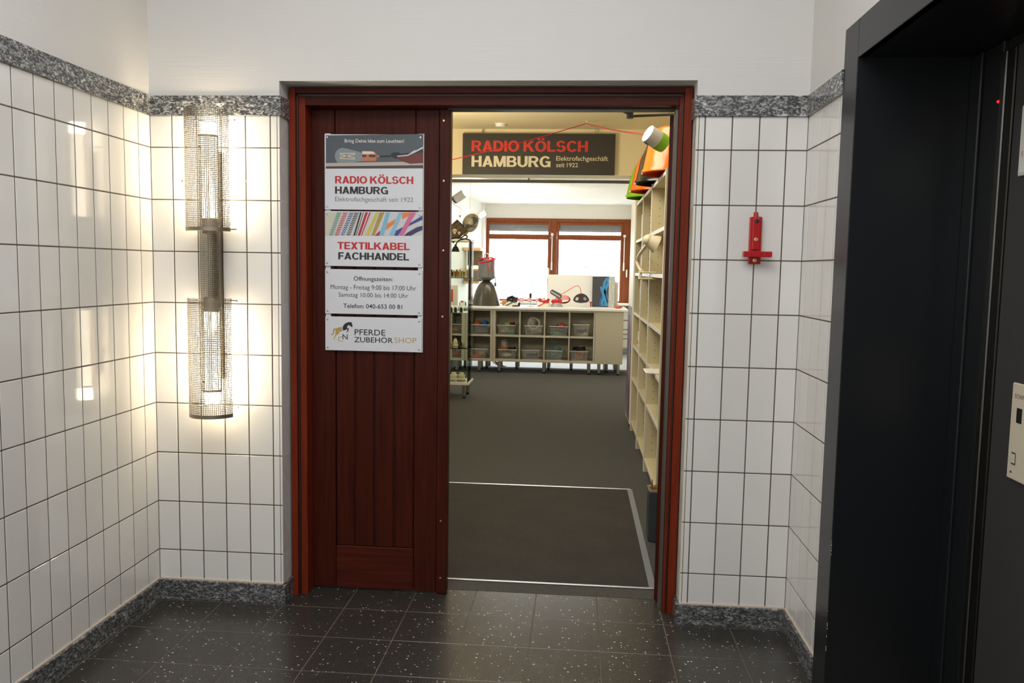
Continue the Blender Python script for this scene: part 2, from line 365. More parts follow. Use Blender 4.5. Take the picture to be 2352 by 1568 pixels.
# grout bed of the three tiled walls
for wl, a in ((wall_back, [(0, OL-.002, .0016, T, BT, G0), (OR+.002, W, .0016, T, BT, G0)]), (wall_left, [(-T, -.0011, YR, -.001, BT, G0)]), (wall_right, [(W+.0011, W+T, LF0, -.001, BT, G0), (W+.0011, W+T, YR, LY1, BT, G0)])):
    b = MB()
    for q in a: b.box(*q)
    if wl is wall_back: b.box(OL-T, OL-.003, .003, .085, BT, G0); b.box(OR+.003, OR+T, .003, .085, BT, G0)
    b.build('grout', 'grout', wl)
TM = {}
def tile_mesh(sx, sy, sz, key, m='tile', bev=.0011):
    k = (round(sx, 4), round(sy, 4), round(sz, 4), m)
    if k not in TM:
        o = bx(-sx/2, sx/2, -sy/2, sy/2, -sz/2, sz/2).build('tile', m, None, bev=bev, origin=(0, 0, 0)); TM[k] = o.data; bpy.data.objects.remove(o)
    return TM[k]
def tile(x0, x1, y0, y1, z0, z1, parent, m='tile', name='tile', tilt=.0007):
    o = inst(tile_mesh(x1-x0, y1-y0, z1-z0, 0, m), name, ((x0+x1)/2, (y0+y1)/2, (z0+z1)/2), parent)
    o.rotation_euler = (random.uniform(-tilt, tilt), random.uniform(-tilt, tilt), random.uniform(-tilt, tilt)) if tilt else (0, 0, 0)
h = J/2
def rows():
    for z0, z1 in zip(ROWS, ROWS[1:]): yield z0+(h if z0 != BT else 0), z1-(h if z1 != G0 else 0)
for z0, z1 in rows():
    e = [0]+XL+[OL-.009]
    for a, c in zip(e, e[1:]): tile(a+(h if a else .001), c-h, 0, T, z0, z1, wall_back)
    tile(OL-.009, OL, 0, .086, z0, z1, wall_back)
    e = [OR+.009]+XR+[W]
    for i, (a, c) in enumerate(zip(e, e[1:])): tile(a+h, c-(h if c != W else .001), 0, T, z0, z1, wall_back)
    tile(OR, OR+.009, 0, .086, z0, z1, wall_back, 'tile_dull')
    e = [0]+YLJ[:17]
    for a, c in zip(e, e[1:]): tile(-T, 0, c+h, a-(h if a else .001), z0, z1, wall_left)
    e = [0]+[y for y in YRJ if y > LF0]+[LF0]
    for a, c in zip(e, e[1:]): tile(W, W+T, c+h, a-(h if a else .001), z0, z1, wall_right)
b = MB(); b2 = MB()
for z0, z1 in rows():
    for a, c in zip(YLJ[16:], YLJ[17:]): b.box(-T, 0, max(c+h, YR), a-h, z0, z1)
    for a, c in zip(YRJ, YRJ[1:]):
        if a < LY1: b2.box(W, W+T, max(c+h, YR), a-h, z0, z1)
for bb, wl in ((b, wall_left), (b2, wall_right)): bb.build('tile_field', 'tile', wl)['kind'] = 'stuff'
for X in (.3803, .126):
    MB().cyl((X, -.0015, 1.674), (X, .002, 1.674), .0042, 10).build('wall_plug', 'brass', wall_back)
# granite bands and baseboards
p = .009
struct(bx(-.002, OL+p, -p, .004, G0, G1).box(OL-.004, OL+p, 5e-3, .088, G0, G1).build('trim_1', 'granite', bev=.001))
struct(bx(OR-p, W+.002, -p, .004, G0, G1).box(OR-p, OR+.004, 5e-3, .088, G0, G1).build('trim_2', 'granite', bev=.001))
struct(bx(-.002, p, YR, -p, G0, G1).build('trim_3', 'granite', bev=.001))
struct(bx(W-p, W+.002, LF0, -p, G0, G1).build('trim_4', 'granite', bev=.001))
struct(bx(W-p, W+.002, YR, LY1, G0, G1).build('trim_5', 'granite', bev=.001))
p = .013
struct(bx(-.002, OL+p, -p, .004, 0, BT).box(OL-.004, OL+p, 5e-3, .088, 0, BT).build('baseboard_back_left', 'granite_dark', bev=.0015))
struct(bx(OR-p, W+.002, -p, .004, 0, BT).box(OR-p, OR+.004, 5e-3, .088, 0, BT).build('baseboard_back_right', 'granite_dark', bev=.0015))
struct(bx(-.002, p, YR, -p, 0, BT).build('baseboard_left', 'granite_dark', bev=.0015))
struct(bx(W-p, W+.002, LF0, -p, 0, BT).build('baseboard_right', 'granite_dark', bev=.0015))
struct(bx(W-p, W+.002, YR, LY1, 0, BT).build('baseboard_right_rear', 'granite_dark', bev=.0015))
b = MB()
for q in ((0, OL, -.004, .001, BT, BT+.006), (OR, W, -.004, .001, BT, BT+.006), (-.001, .004, -1.8, 0, BT, BT+.006), (W-.004, W, LF0, 0, BT, BT+.006)): b.box(*q)
struct(b.build('trim_6', 'sealant'))
# lobby floor of dark terrazzo tiles
floor = struct(bx(-.15, W+.42, YR, .222, -.1, -.0009).build('floor', 'floor_grout'))
TS, FX, FY = .25125, .26616, -.01677
fx = [0]+[FX+TS*j for j in range(-1, 9)]+[W]; fy = [.222]+[FY-TS*i for i in range(0, 19)]
g = .0014; far = MB()
for i, (ya, yb) in enumerate(zip(fy, fy[1:])):
    for xa, xb in zip(fx, fx[1:]):
        if xb-xa < .02: continue
        if i < 7: tile(xa+g, xb-g, yb+g, ya-g, -.012, 0, floor, 'terrazzo', tilt=.0012)
        else: far.box(xa+g, xb-g, max(yb+g, YR), ya-g, -.012, 0)
far.build('tile_field', 'terrazzo', floor)['kind'] = 'stuff'
struct(bx(W, W+.42, LY1, LF0, -.1, -.003).build('trim_7', 'steel'))
# ------------------------------------------------------------------ door frame and leaves
df = thing('door_frame', 'red-brown mahogany door frame with stepped mouldings set into the tiled opening', 'door frame', (1.3, .1, 0))
FY0, FY1 = .08, .098
XA, XB, XC, XD = .522, .5475, .556, .5815
XRa, XRb, XRc, XRd = 2.078, 2.048, 2.041, 2.020
ZA, ZB, ZCc, ZD = 2.044, 2.0235, 2.0135, 1.981
def fr(name, x0, x1, y0, y1, z0, z1, m='frame_wood'): return bx(x0, x1, y0, y1, z0, z1).build(name, m, df, bev=.0022, seg=2)
fr('outer_post', XA, XB, FY0, .2, .0, ZA); fr('outer_post', XRb, XRa, FY0, .2, 0, ZA)
fr('outer_head', XB, XRb, FY0, .2, ZB, ZA, 'mahogany_h')
fr('inner_post', XB, XD, FY1+.001, .215, 0, ZB); fr('inner_post', XRd+.012, XRb, FY1, .175, 0, ZB)
fr('inner_head', XD, XRd+.012, FY1, .215, ZD, ZB, 'mahogany_h')
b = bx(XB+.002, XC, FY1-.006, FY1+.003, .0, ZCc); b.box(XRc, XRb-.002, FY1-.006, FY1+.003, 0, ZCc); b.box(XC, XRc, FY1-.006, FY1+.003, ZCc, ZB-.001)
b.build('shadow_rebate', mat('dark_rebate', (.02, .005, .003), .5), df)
bx(1.14, XRd, .15, .20, ZD-.006, ZD-.0005).build('head_underside_shade', mat('shaded_head_wood', (.03, .018, .013), .45), df)  # dark strip, shade of the head's underside put into its colour
bx(2.0195, 2.0312, .125, .172, .0, 1.972).build('strike_strip', 'alu_flat', df, bev=.001)
# fixed leaf
D0, D1 = .170, .215
dl = thing('door_leaf', 'closed dark mahogany door leaf with vertical planks carrying the white shop signs', 'door', (.86, .19, 0))
def lf(name, x0, x1, z0, z1, y0=D0, m='mahogany'): return bx(x0, x1, y0, D1, z0, z1).build(name, m, dl, bev=.0025)
lf('stile', XD+.0, .678, .008, 1.9795); lf('stile', 1.0085, 1.1035, .008, 1.9795)
lf('top_rail', .6795, 1.007, 1.80, 1.9795); lf('bottom_rail', .6795, 1.007, .008, .188, D0, 'mahogany_h')
px = [.679, .7597, .8405, .9235, 1.0075]
for a, c in zip(px, px[1:]):
    bx(a+.0022, c-.0022, D0+.004, D1, .1885, 1.80).build('plank', 'mahogany', dl, bev=.0035)
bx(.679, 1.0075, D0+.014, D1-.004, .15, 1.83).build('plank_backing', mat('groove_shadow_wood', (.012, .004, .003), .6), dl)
bx(1.1045, 1.149, D0-.006, D1-.002, .004, 1.9795).build('astragal', 'mahogany', dl, bev=.003, seg=2)
for v, u in ((277, 1019), (415, 1019), (575, 1018), (727, 1016), (1196, 1012), (1327, 1011)):
    q = at(u, v, 'Y', D0-.007); MB().lathe([(.0045, 0), (.004, .0016), (.0015, .002)], (q.x, D0-.0055, q.z), (0, -1, 0), 10).build('screw', 'brass', dl, smooth=True)
# open leaf, seen on its hinge edge
dl2 = thing('door_leaf', 'open mahogany door leaf swung into the shop, seen on its narrow edge', 'door', (2.03, .2, 0))
rot = Matrix.Translation((2.05, .205, 0)) @ Matrix.Rotation(radians(-12), 4, 'Z') @ Matrix.Translation((-2.05, -.205, 0))
MB().box(2.010, 2.050, .190, 1.08, .008, 1.964).xf(rot).build('leaf_panel', 'mahogany', dl2, bev=.002)
for z in (.25, .95, 1.7): MB().cyl((2.052, .184, z), (2.052, .184, z+.09), .006, 10).build('hinge', 'steel', dl2)
# door closer arm
ca = thing('door_closer', 'grey folding door closer arm under the frame head', 'door closer', tuple(at(1446, 266, 'Z', 1.945)))
def arm(p, q, wd, name):
    p, q = Vector(p), Vector(q); t = (q-p).normalized(); s = Vector((-t.y, t.x, 0))*wd
    MB().hexa([p-s, q-s, q+s, p+s], [x+Vector((0, 0, .009)) for x in (p-s, q-s, q+s, p+s)]).build(name, col('closer_grey', (.20, .185, .14), .45), ca, bev=.002)
pj = at(1447, 264, 'Y', .34)
arm(at(1402, 242, 'Y', .27), pj, .011, 'fore_arm'); qb = at(1550, 262, 'Y', .44); arm(pj+Vector((0, 0, -.010)), qb+Vector((0, 0, -.006)), .009, 'main_arm')
MB().cyl(pj+Vector((0, 0, -.014)), pj+Vector((0, 0, .014)), .014, 12).build('pivot', 'closer_grey', ca)
# grey box with the latch by the open leaf
gb = thing('door_stop_box', 'grey metal box with a brass latch on the carpet beside the open door leaf', 'door stop', (2.075, .98, 0))
bx(2.047, 2.13, .94, 1.06, 0, .250).build('casing', col('door_box_grey', (.045, .05, .052), .5), gb, bev=.004)
bx(2.045, 2.132, .938, 1.062, .2505, .262).build('lid', col('worn_wood', (.20, .14, .08), .7), gb, bev=.002)
b = bx(2.052, 2.11, .98, 1.0, .2625, .272); b.cyl((2.062, .965, .2625), (2.062, .965, .315), .005, 8, .002); b.tube([(2.075, .975, .272), (2.085, .97, .286), (2.105, .97, .284), (2.112, .975, .272)], .004, 6)
b.build('latch', 'brass', gb)
# carpet, mat, strips
struct(bx(-3.0, 4.0, .2225, 10.5, -.1, .0005).build('floor_shop', 'carpet'))
mt = tag(bx(.62, 2.0, .338, 1.897, .001, .0035).build('dirt_mat', 'mat'), 'dark brown dirt mat behind the threshold, edged with metal strips', 'mat')
b = bx(.6, 2.03, .324, .337, .0008, .006); b.build('threshold_strip', 'alu', mt, bev=.002)
bx(.62, 2.022, 1.898, 1.914, .0008, .005).build('edge_strip', 'alu', mt, bev=.001)
bx(2.001, 2.032, .338, 1.897, .0008, .005).build('edge_strip', 'mat_trim', mt, bev=.001)
# ------------------------------------------------------------------ lift portal
lp = thing('elevator_portal', 'deep black steel elevator portal in the right wall beside the tiles', 'elevator', (2.6, -1.1, 0))
XI = 2.8; ZH = 2.115; ZL = 2.0
bx(W-.004, W+.02, LF1+.002, LF0, 0, ZH).build('frame_post', 'black_paint', lp, bev=.0015)
bx(W-.004, W+.02, LY1, LY0-.002, 0, ZH).build('frame_post', 'black_paint', lp, bev=.0015)
bx(W-.004, W+.02, LY0, LF1, ZL, ZH).build('frame_header', 'black_paint', lp, bev=.0015)
bx(W-.002, 2.841, LF1-.001, LF1+.02, 0, ZL+.01).build('jamb_lining', 'black_paint', lp)
bx(W-.002, 2.841, LY0-.02, LY0+.001, 0, ZL+.01).build('jamb_lining', 'black_paint', lp)
bx(W, 2.841, LY0, LF1, ZL, ZL+.02).build('soffit_lining', 'black_paint', lp)
for a, c, x in ((-.516, -.581, 2.803), (-.583, -.671, 2.811)): bx(x, 2.84, c, a, 0, ZL).build('door_jamb_fold', 'black_paint', lp, bev=.003)
bx(2.806, 2.84, -.694, -.673, 0, ZL).build('rubber_seal', 'black', lp, bev=.004)
bx(2.799, 2.84, -.727, -.700, 0, ZL-.035).build('steel_edge', mat('dark_steel', (.19, .19, .18), .28, 1), lp, bev=.003)
bx(2.802, 2.84, -.768, -.729, 0, ZL-.035).build('steel_edge', mat('dull_bronze_steel', (.055, .05, .042), .3, .9), lp, bev=.003)
bx(2.806, 2.84, -1.59, -.771, 0, ZL-.035).build('door_panel', 'dark_panel', lp, bev=.002)
bx(2.82, 2.86, -1.62, -.5, ZL-.04, ZL+.02).build('door_head', 'black', lp)
bx(2.842, 2.9, LY0-.1, LF1+.1, -.1, ZH).build('shaft_backing', 'black', lp)
q = at(2279, 238, 'X', 2.797)
MB().ball((2.8, -.697, q.z), .004, 8).build('indicator_light', 'led', lp)
# chipped paint on the portal edge
b = MB(); rr = random.Random(7)
for v, n in ((1270, 9), (1440, 6), (1500, 5)):
    for _ in range(n):
        z = at(1912, v+rr.uniform(-30, 30), 'X', W).z; s = rr.uniform(.0015, .005); b.box(W-.0046, W-.003, LF1+.001, LF1+.001+rr.uniform(.001, .003), z, z+s)
b.build('paint_chip', col('bare_primer', (.5, .48, .45), .7), lp)['kind'] = 'stuff'
pn = thing('call_panel', 'cream elevator call panel with square button and small dark display', 'call panel', (2.8, -.95, .95))
bx(2.800, 2.8055, -1.06, -.873, .833, 1.085).build('plate', col('cream_plate', (.62, .56, .43), .4), pn, bev=.003)
bx(2.7990, 2.801, -.927, -.902, .983, 1.022).build('display', 'black', pn, bev=.001)
bx(2.7985, 2.801, -.914, -.893, .873, .905).build('button_frame', 'steel', pn, bev=.001)
bx(2.7965, 2.799, -.911, -.896, .877, .901).build('button', col('button_ivory', (.6, .56, .46), .35), pn, bev=.001)
MB().lathe([(.0035, 0), (.003, .002)], (2.7998, -.896, .853), (-1, 0, 0), 10).build('screw', 'steel', pn)
text('SCHINDLER', 'lettering', 0, 0, 0, 0, 0, 'ink_grey', pn, .01, pl=lambda x, y: (2.7996, -.888-.09*x, 1.046+.011*y))
ns = thing('notice_plate', 'white framed notice on the dark elevator panel above the call panel', 'sign', (2.8, -.9, 1.7))
bx(2.800, 2.8055, -1.02, -.821, 1.618, 1.80).build('frame', col('notice_frame', (.62, .66, .62), .35), ns, bev=.004, seg=2)
bx(2.7992, 2.801, -1.012, -.828, 1.626, 1.793).build('paper', 'ink_white', ns)
text('E', 'lettering', 0, 0, 0, 0, 0, 'ink_red', ns, 0, pl=lambda x, y: (2.7988, -.8375-.006*x, 1.668+.012*y))
# ------------------------------------------------------------------ red wall bracket
rb = thing('wall_bracket', 'red metal bracket with a crossbar screwed to the white tiles', 'bracket', (2.307, -.01, 1.39))
bx(2.287, 2.331, -.021, -.001, 1.389, 1.561).build('back_bar', 'red', rb, bev=.004, seg=2)
bx(2.295, 2.322, -.029, -.02, 1.44, 1.556).build('raised_web', 'red', rb, bev=.004, seg=2)
MB().cyl((2.308, -.013, 1.556), (2.308, -.013, 1.578), .0085, 14).build('top_pin', 'red', rb, bev=.002)
bx(2.2625, 2.3625, -.052, -.021, 1.414, 1.4345).build('crossbar', 'red', rb, bev=.002)
bx(2.3345, 2.3625, -.06, -.05, 1.4145, 1.434).build('crossbar_lip', 'red', rb, bev=.002)
for z in (1.545, 1.478, 1.402): MB().lathe([(.0075, 0), (.0075, .0035), (.004, .0045), (.001, .0035)], (2.309, -.0285 if z > 1.42 else -.0205, z), (0, -1, 0), 12).build('bolt', 'brass' if z < 1.5 else 'black', rb, smooth=True)
# ------------------------------------------------------------------ wall lamp
wlp = thing('wall_lamp', 'tall perforated steel wall lamp with two glowing half-round shades on the left tiles', 'wall lamp', (.268, -.05, .77))
def perf(cx, cy, R, a0, a1, z0, z1, nu, nz, hole, name, rims=(0, 0), th=.0009):
    b = MB()
    def pt(u, v, r): a = a0+(a1-a0)*u; return (cx+r*sin(a), cy-r*cos(a), z0+(z1-z0)*v)
    vs = {}; V = []; Fc = []
    def vid(k, u, v):
        if k not in vs: vs[k] = len(V); V.append((u, v))
        return vs[k]
    e = (1-hole)/2
    for i in range(nu):
        for j in range(nz):
            o = [vid((i+a, j+c), (i+a)/nu, (j+c)/nz) for a, c in ((0, 0), (1, 0), (1, 1), (0, 1))]
            if j < rims[0] or j >= nz-rims[1]: Fc.append(tuple(o)); continue
            q = [vid((i, j, n), (i+x)/nu, (j+y)/nz) for n, (x, y) in enumerate(((e, e), (1-e, e), (1-e, 1-e), (e, 1-e)))]
            for n in range(4): Fc.append((o[n], o[(n+1) % 4], q[(n+1) % 4], q[n]))
    n = len(V); b.fix = False
    b.v = [pt(u, v, R) for u, v in V]+[pt(u, v, R-th) for u, v in V]
    b.f = Fc+[f[::-1] for f in (tuple(i+n for i in f) for f in Fc)]
    return b.build(name, 'perf', wlp)
AH = radians(73); LX = .268
for z0, z1, r in ((1.478, 1.930, (2, 0)), (.770, 1.226, (2, 0))): perf(LX, -.062, .091, -AH, AH, z0, z1, 34, 66, .66, 'shade', r)
perf(.262, -.06, .039, -radians(88), radians(88), .865, 1.838, 18, 140, .60, 'inner_sleeve', (1, 1))
bx(.232, .284, -.028, -.001, .905, 1.785).build('back_channel', mat('dark_channel_steel', (.16, .13, .09), .4, 1), wlp, bev=.001)
for s in (-1, 1):
    for z in (1.49, 1.215, 1.9, .8): MB().tube([(LX+s*.085, -.034, z), (LX+s*.05, -.012, z)], .003, 6).build('bracket_arm', 'steel', wlp)
for zc, d in ((1.5, 1), (1.2, -1)):
    MB().cyl((.261, -.058, zc-.028), (.261, -.058, zc+.028), .027, 18).build('lamp_socket', col('socket_brown', (.20, .15, .09), .5), wlp)
    for dx in (-.015, .015):
        MB().cyl((.259+dx, -.058, zc+d*.03), (.259+dx, -.058, zc+d*.385), .0135, 12).build('light_tube', 'tube', wlp, smooth=True)
for z in (1.79, .905): MB().lathe([(.004, 0), (.003, .003)], (.245, -.101, z), (0, -1, 0), 8).build('screw', 'black', wlp)
# ------------------------------------------------------------------ door signs
YS = .158
rl = []
for u in (753.5, 966.5):
    X = at(u, 560, 'Y', YS+.006).x
    o = bx(X-.0105, X+.0105, YS+.0065, D0-.0005, 1.011, 1.884).build('mounting_rail', col('rail_white', (.66, .66, .66), .4), None)
    tag(o, 'slim white mounting rail behind the %s edge of the door signs' % ('hinge-side' if u < 800 else 'opening-side'), 'rail', 'rails behind the door signs'); rl.append(o)
def sign(v0, v1, label, holes=True):
    a = at(748, v0[0], 'Y', YS); c = at(971.5, v1[1], 'Y', YS)
    zt = (at(748, v0[0], 'Y', YS).z+at(971, v0[1], 'Y', YS).z)/2; zb = (at(748, v1[0], 'Y', YS).z+at(971, v1[1], 'Y', YS).z)/2
    o = bx(.640, 1.0395, YS, YS+.006, zb, zt).build('door_sign', 'sign_white', None, bev=.0008); tag(o, label, 'sign', 'white signs on the door')
    for X in (.6505, 1.0285):
        for Z in (zt-.012, zb+.012):
            MB().lathe([(.0042, 0), (.0038, .002), (.0015, .0026)], (X, YS, Z), (0, -1, 0), 12).build('screw', 'steel', o, smooth=True)
    return o, zt, zb
def poly(pts, m, par, name, Y=YS, rel=.0005):
    """flat print: pixel outline laid on the sign's face"""
    return MB().flat([Vector((at(u, v, 'Y', Y).x, Y-rel, at(u, v, 'Y', Y).z)) for u, v in pts]).build(name, m, par)
s1, zt, zb = sign((310, 307), (483, 481), 'topmost white door sign with a light bulb picture and shop name')
R1 = lambda pts, ox, oy, s: [(ox+a/s, oy+c/s) for a, c in pts]
sc1 = lambda pts: R1(pts, 735, 300, 9.408)
poly(sc1([(128, 100), (240, 100), (2228, 72), (2228, 815), (126, 820)]), col('print_slate', (.075, .09, .105), .3), s1, 'picture_background', rel=.0004)
poly(sc1([(126, 700), (2228, 665), (2228, 745), (126, 772)]), col('print_table', (.48, .42, .36), .3), s1, 'picture_table')
poly(sc1([(126, 772), (2228, 745), (2228, 805), (126, 820)]), col('print_table_edge', (.06, .04, .03), .3), s1, 'picture_table_edge')
bulb = [(910, 480), (780, 440), (640, 400), (480, 368), (400, 395), (345, 450), (320, 545), (330, 610), (380, 690), (480, 690), (700, 690), (820, 670), (910, 655)]
poly(sc1(bulb), col('print_bulb', (.24, .27, .29), .2), s1, 'picture_bulb', rel=.0008)
fil = col('print_filament', (.72, .62, .40), .3)
for a, c in (((430, 490), (760, 490)), ((430, 510), (760, 590)), ((430, 575), (760, 510)), ((430, 600), (760, 615))):
    poly(sc1([(a[0], a[1]-7), (c[0], c[1]-7), (c[0], c[1]+7), (a[0], a[1]+7)]), fil, s1, 'picture_filament', rel=.0011)
poly(sc1([(910, 440), (1150, 445), (1215, 490), (1225, 600), (1205, 655), (910, 660)]), col('print_copper', (.50, .17, .085), .3), s1, 'picture_socket', rel=.0009)
poly(sc1([(915, 445), (1140, 450), (1200, 500), (915, 510)]), col('print_copper_shine', (.75, .60, .50), .3), s1, 'picture_socket_shine', rel=.0011)
poly(sc1([(915, 520), (1000, 522), (1000, 570), (915, 568)]), 'ink_dark', s1, 'picture_socket_band', rel=.0012)
poly(sc1([(1060, 520), (1200, 525), (1195, 572), (1060, 572)]), 'ink_dark', s1, 'picture_socket_band', rel=.0012)
poly(sc1([(1215, 530), (1285, 530), (1285, 575), (1215, 575)]), 'print_copper', s1, 'picture_cable_grip', rel=.0009)
poly(sc1([(1285, 540), (1540, 530), (1540, 570), (1285, 580)]), 'ink_black', s1, 'picture_cable', rel=.0009)
poly(sc1([(1530, 510), (1580, 470), (1680, 462), (1760, 500), (1980, 470), (2228, 400), (2228, 560), (2000, 600), (1800, 620), (1640, 610), (1550, 570)]), 'ink_black', s1, 'picture_cable_bundle', rel=.001)
poly(sc1([(1640, 600), (1760, 540), (1980, 500), (2228, 470), (2228, 700), (1950, 715), (1800, 670)]), col('print_wine', (.14, .02, .015), .25), s1, 'picture_cloth', rel=.0012)
poly(sc1([(1660, 545), (1900, 520), (2030, 430), (2090, 420), (2228, 345), (2228, 385), (2060, 470), (1900, 545), (1680, 565)]), col('print_sheen', (.55, .60, .66), .25), s1, 'picture_highlight', rel=.0014)
text('Bring Deine Idee zum Leuchten!', 'lettering', 791.9, 319.3, 928, 330.3, YS, 'ink_white', s1, .006, rel=.0012)
text_h('RADIO KÖLSCH', 769.6, 400.6, 949.5, 422, YS, 'ink_red', s1)
text_h('HAMBURG', 769.6, 428.3, 891.3, 445.6, YS, 'ink_black', s1)
text('Elektrofachgeschäft seit 1922', 'lettering', 769.6, 452.5, 949.3, 466.3, YS, 'ink_grey', s1, -.004)
s2, zt, zb = sign((487, 484), (612.5, 612), 'white door sign with braided cable picture, second from the top')
sc2 = lambda pts: R1(pts, 735, 480, 9.408)
poly(sc2([(112, 72), (2215, 58), (2215, 575), (112, 575)]), col('print_grey_paper', (.60, .58, .58), .3), s2, 'picture_background', rel=.0004)
def stripe(x0t, x1t, x0b, x1b, c, rel=.0008, vt=70, vb=572, name='picture_cable'):
    poly(sc2([(x0t, vt), (x1t, vt), (x1b, vb), (x0b, vb)]), c, s2, name, rel=rel)
def zig(x0t, x1t, x0b, x1b, c1, n=13):
    stripe(x0t, x1t, x0b, x1b, col('print_off_white', (.68, .67, .64), .35))
    for lane in (0, 1):
        for k in range(n):
            f = lambda a, t: (x0t+(x0b-x0t)*t)+((x1t-x0t)*(1-t)+(x1b-x0b)*t)*a
            t0 = (k+.5*lane*0)/n; t1 = t0+.55/n; a0, a1 = (.04, .5) if lane == 0 else (.5, .96); sk = .35/n
            q = [(f(a0, t0), 70+502*t0), (f(a1, t0+sk), 70+502*(t0+sk)), (f(a1, min(1, t1+sk)), 70+502*min(1, t1+sk)), (f(a0, t1), 70+502*t1)] if lane == 0 else [(f(a0, t0+sk), 70+502*(t0+sk)), (f(a1, t0), 70+502*t0), (f(a1, t1), 70+502*t1), (f(a0, min(1, t1+sk)), 70+502*min(1, t1+sk))]
            zz.setdefault(c1, []).append(q)
zz = {}
zig(215, 320, 112, 160, 'pale_yellow'); zig(365, 470, 190, 285, 'green'); zig(500, 605, 310, 410, 'red'); zig(640, 740, 435, 530, 'blue'); zig(745, 850, 560, 660, 'black')
for cn, c in (('pale_yellow', (.62, .60, .24)), ('green', (.03, .22, .09)), ('red', (.46, .012, .03)), ('blue', (.03, .07, .28)), ('black', (.015, .015, .018))):
    b = MB()
    for q in zz[cn]: b.flat([Vector((at(u, v, 'Y', YS).x, YS-.0011, at(u, v, 'Y', YS).z)) for u, v in sc2(q)])
    b.build('picture_braid', col('print_'+cn, c, .35), s2)
stripe(870, 945, 720, 790, 'print_black'); stripe(905, 930, 760, 775, 'print_off_white', .001)
stripe(985, 1100, 815, 905, 'print_red'); stripe(1040, 1065, 930-60, 885, 'print_off_white', .001)
pc = lambda n, c: col('print_'+n, c, .3)
stripe(1290, 1395, 1110, 1180, pc('ochre', (.40, .28, .06)), .0007); stripe(1215, 1275, 975, 1060, pc('yellow', (.60, .50, .07)))
poly(sc2([(1430, 330), (1650, 205), (1640, 290), (1420, 460)]), pc('orange', (.75, .22, .03)), s2, 'picture_cable', rel=.0007)
poly(sc2([(1180, 575), (1300, 465), (1310, 575)]), 'print_red', s2, 'picture_cable', rel=.0007)
poly(sc2([(1780, 80), (1950, 66), (1930, 150), (1770, 220)]), 'print_orange', s2, 'picture_cable', rel=.0007)
stripe(1430, 1520, 1280, 1380, pc('sky', (.20, .45, .62)), .0009); stripe(1700, 1790, 1495, 1590, pc('light_blue', (.26, .46, .64)), .0009)
poly(sc2([(1600, 575), (1640, 470), (1900, 330), (2215, 140), (2215, 230), (1950, 350), (1720, 520), (1690, 575)]), pc('navy', (.03, .05, .25)), s2, 'picture_cable', rel=.001)
stripe(1960, 2080, 1700, 1800, pc('pink', (.62, .14, .30)), .0012)
poly(sc2([(1810, 575), (1900, 500), (2100, 390), (2215, 360), (2215, 450), (2080, 510), (1970, 575)]), pc('violet', (.035, .015, .09)), s2, 'picture_cable', rel=.0011)
text_h('TEXTILKABEL', 775.2, 556.5, 941, 573.1, YS, 'ink_red', s2)
text_h('FACHHANDEL', 777, 580, 939.6, 597, YS, 'ink_black', s2)
s3, zt, zb = sign((618.5, 620), (720, 724), 'white door sign with opening hours, second from the bottom')
text('Öffnungszeiten:', 'lettering', 812.3, 633.4, 902.4, 648, YS, 'ink_black', s3, .006)
text('Montag - Freitag 9:00 bis 17:00 Uhr', 'lettering', 759.5, 654.8, 956, 668.8, YS, 'ink_dark', s3, -.002)
text('Samstag 10:00 bis 14:00 Uhr', 'lettering', 777.7, 672.6, 937.3, 685.8, YS, 'ink_dark', s3, -.002)
text('Telefon: 040-653 00 81', 'lettering', 788.4, 698.2, 924, 708.3, YS, 'ink_black', s3, .008)
s4, zt, zb = sign((727, 730), (804, 809), 'lowest white door sign with a gold and black jumping horse emblem')
sc4 = lambda pts: R1(pts, 735, 720, 9.408)
poly(sc4([(470, 283), (360, 315), (300, 322), (285, 345), (275, 420), (230, 465), (265, 462), (300, 430), (318, 350), (335, 350), (338, 430), (322, 470), (290, 560), (305, 562), (345, 475), (400, 440), (418, 395), (482, 380), (472, 330)]), 'ink_gold', s4, 'emblem_hindquarters', rel=.0006)
poly(sc4([(500, 370), (488, 320), (498, 270), (530, 225), (575, 195), (630, 182), (665, 188), (680, 178), (688, 205), (700, 250), (706, 285), (685, 292), (660, 265), (632, 260), (628, 238), (608, 250), (588, 280), (585, 318), (618, 312), (622, 345), (608, 385), (575, 408), (568, 398), (592, 372), (596, 345), (570, 338), (550, 360), (525, 355)]), 'ink_black', s4, 'emblem_forequarters', rel=.0006)
text('C', 'lettering', 776.5, 772, 788, 784.3, YS, 'ink_gold', s4, -.004); text('N', 'lettering', 787, 767.3, 798.6, 779.2, YS, 'ink_black', s4, .002, rel=.0009)
text('PFERDE', 'lettering', 814.5, 756.6, 885, 769.7, YS, 'ink_black', s4, .006)
text('ZUBEHÖR', 'lettering', 813.7, 771.8, 902.4, 786.7, YS, 'ink_black', s4, .006)
text('SHOP', 'lettering', 906, 775.2, 956.6, 787.8, YS, 'ink_gold', s4, -.002)
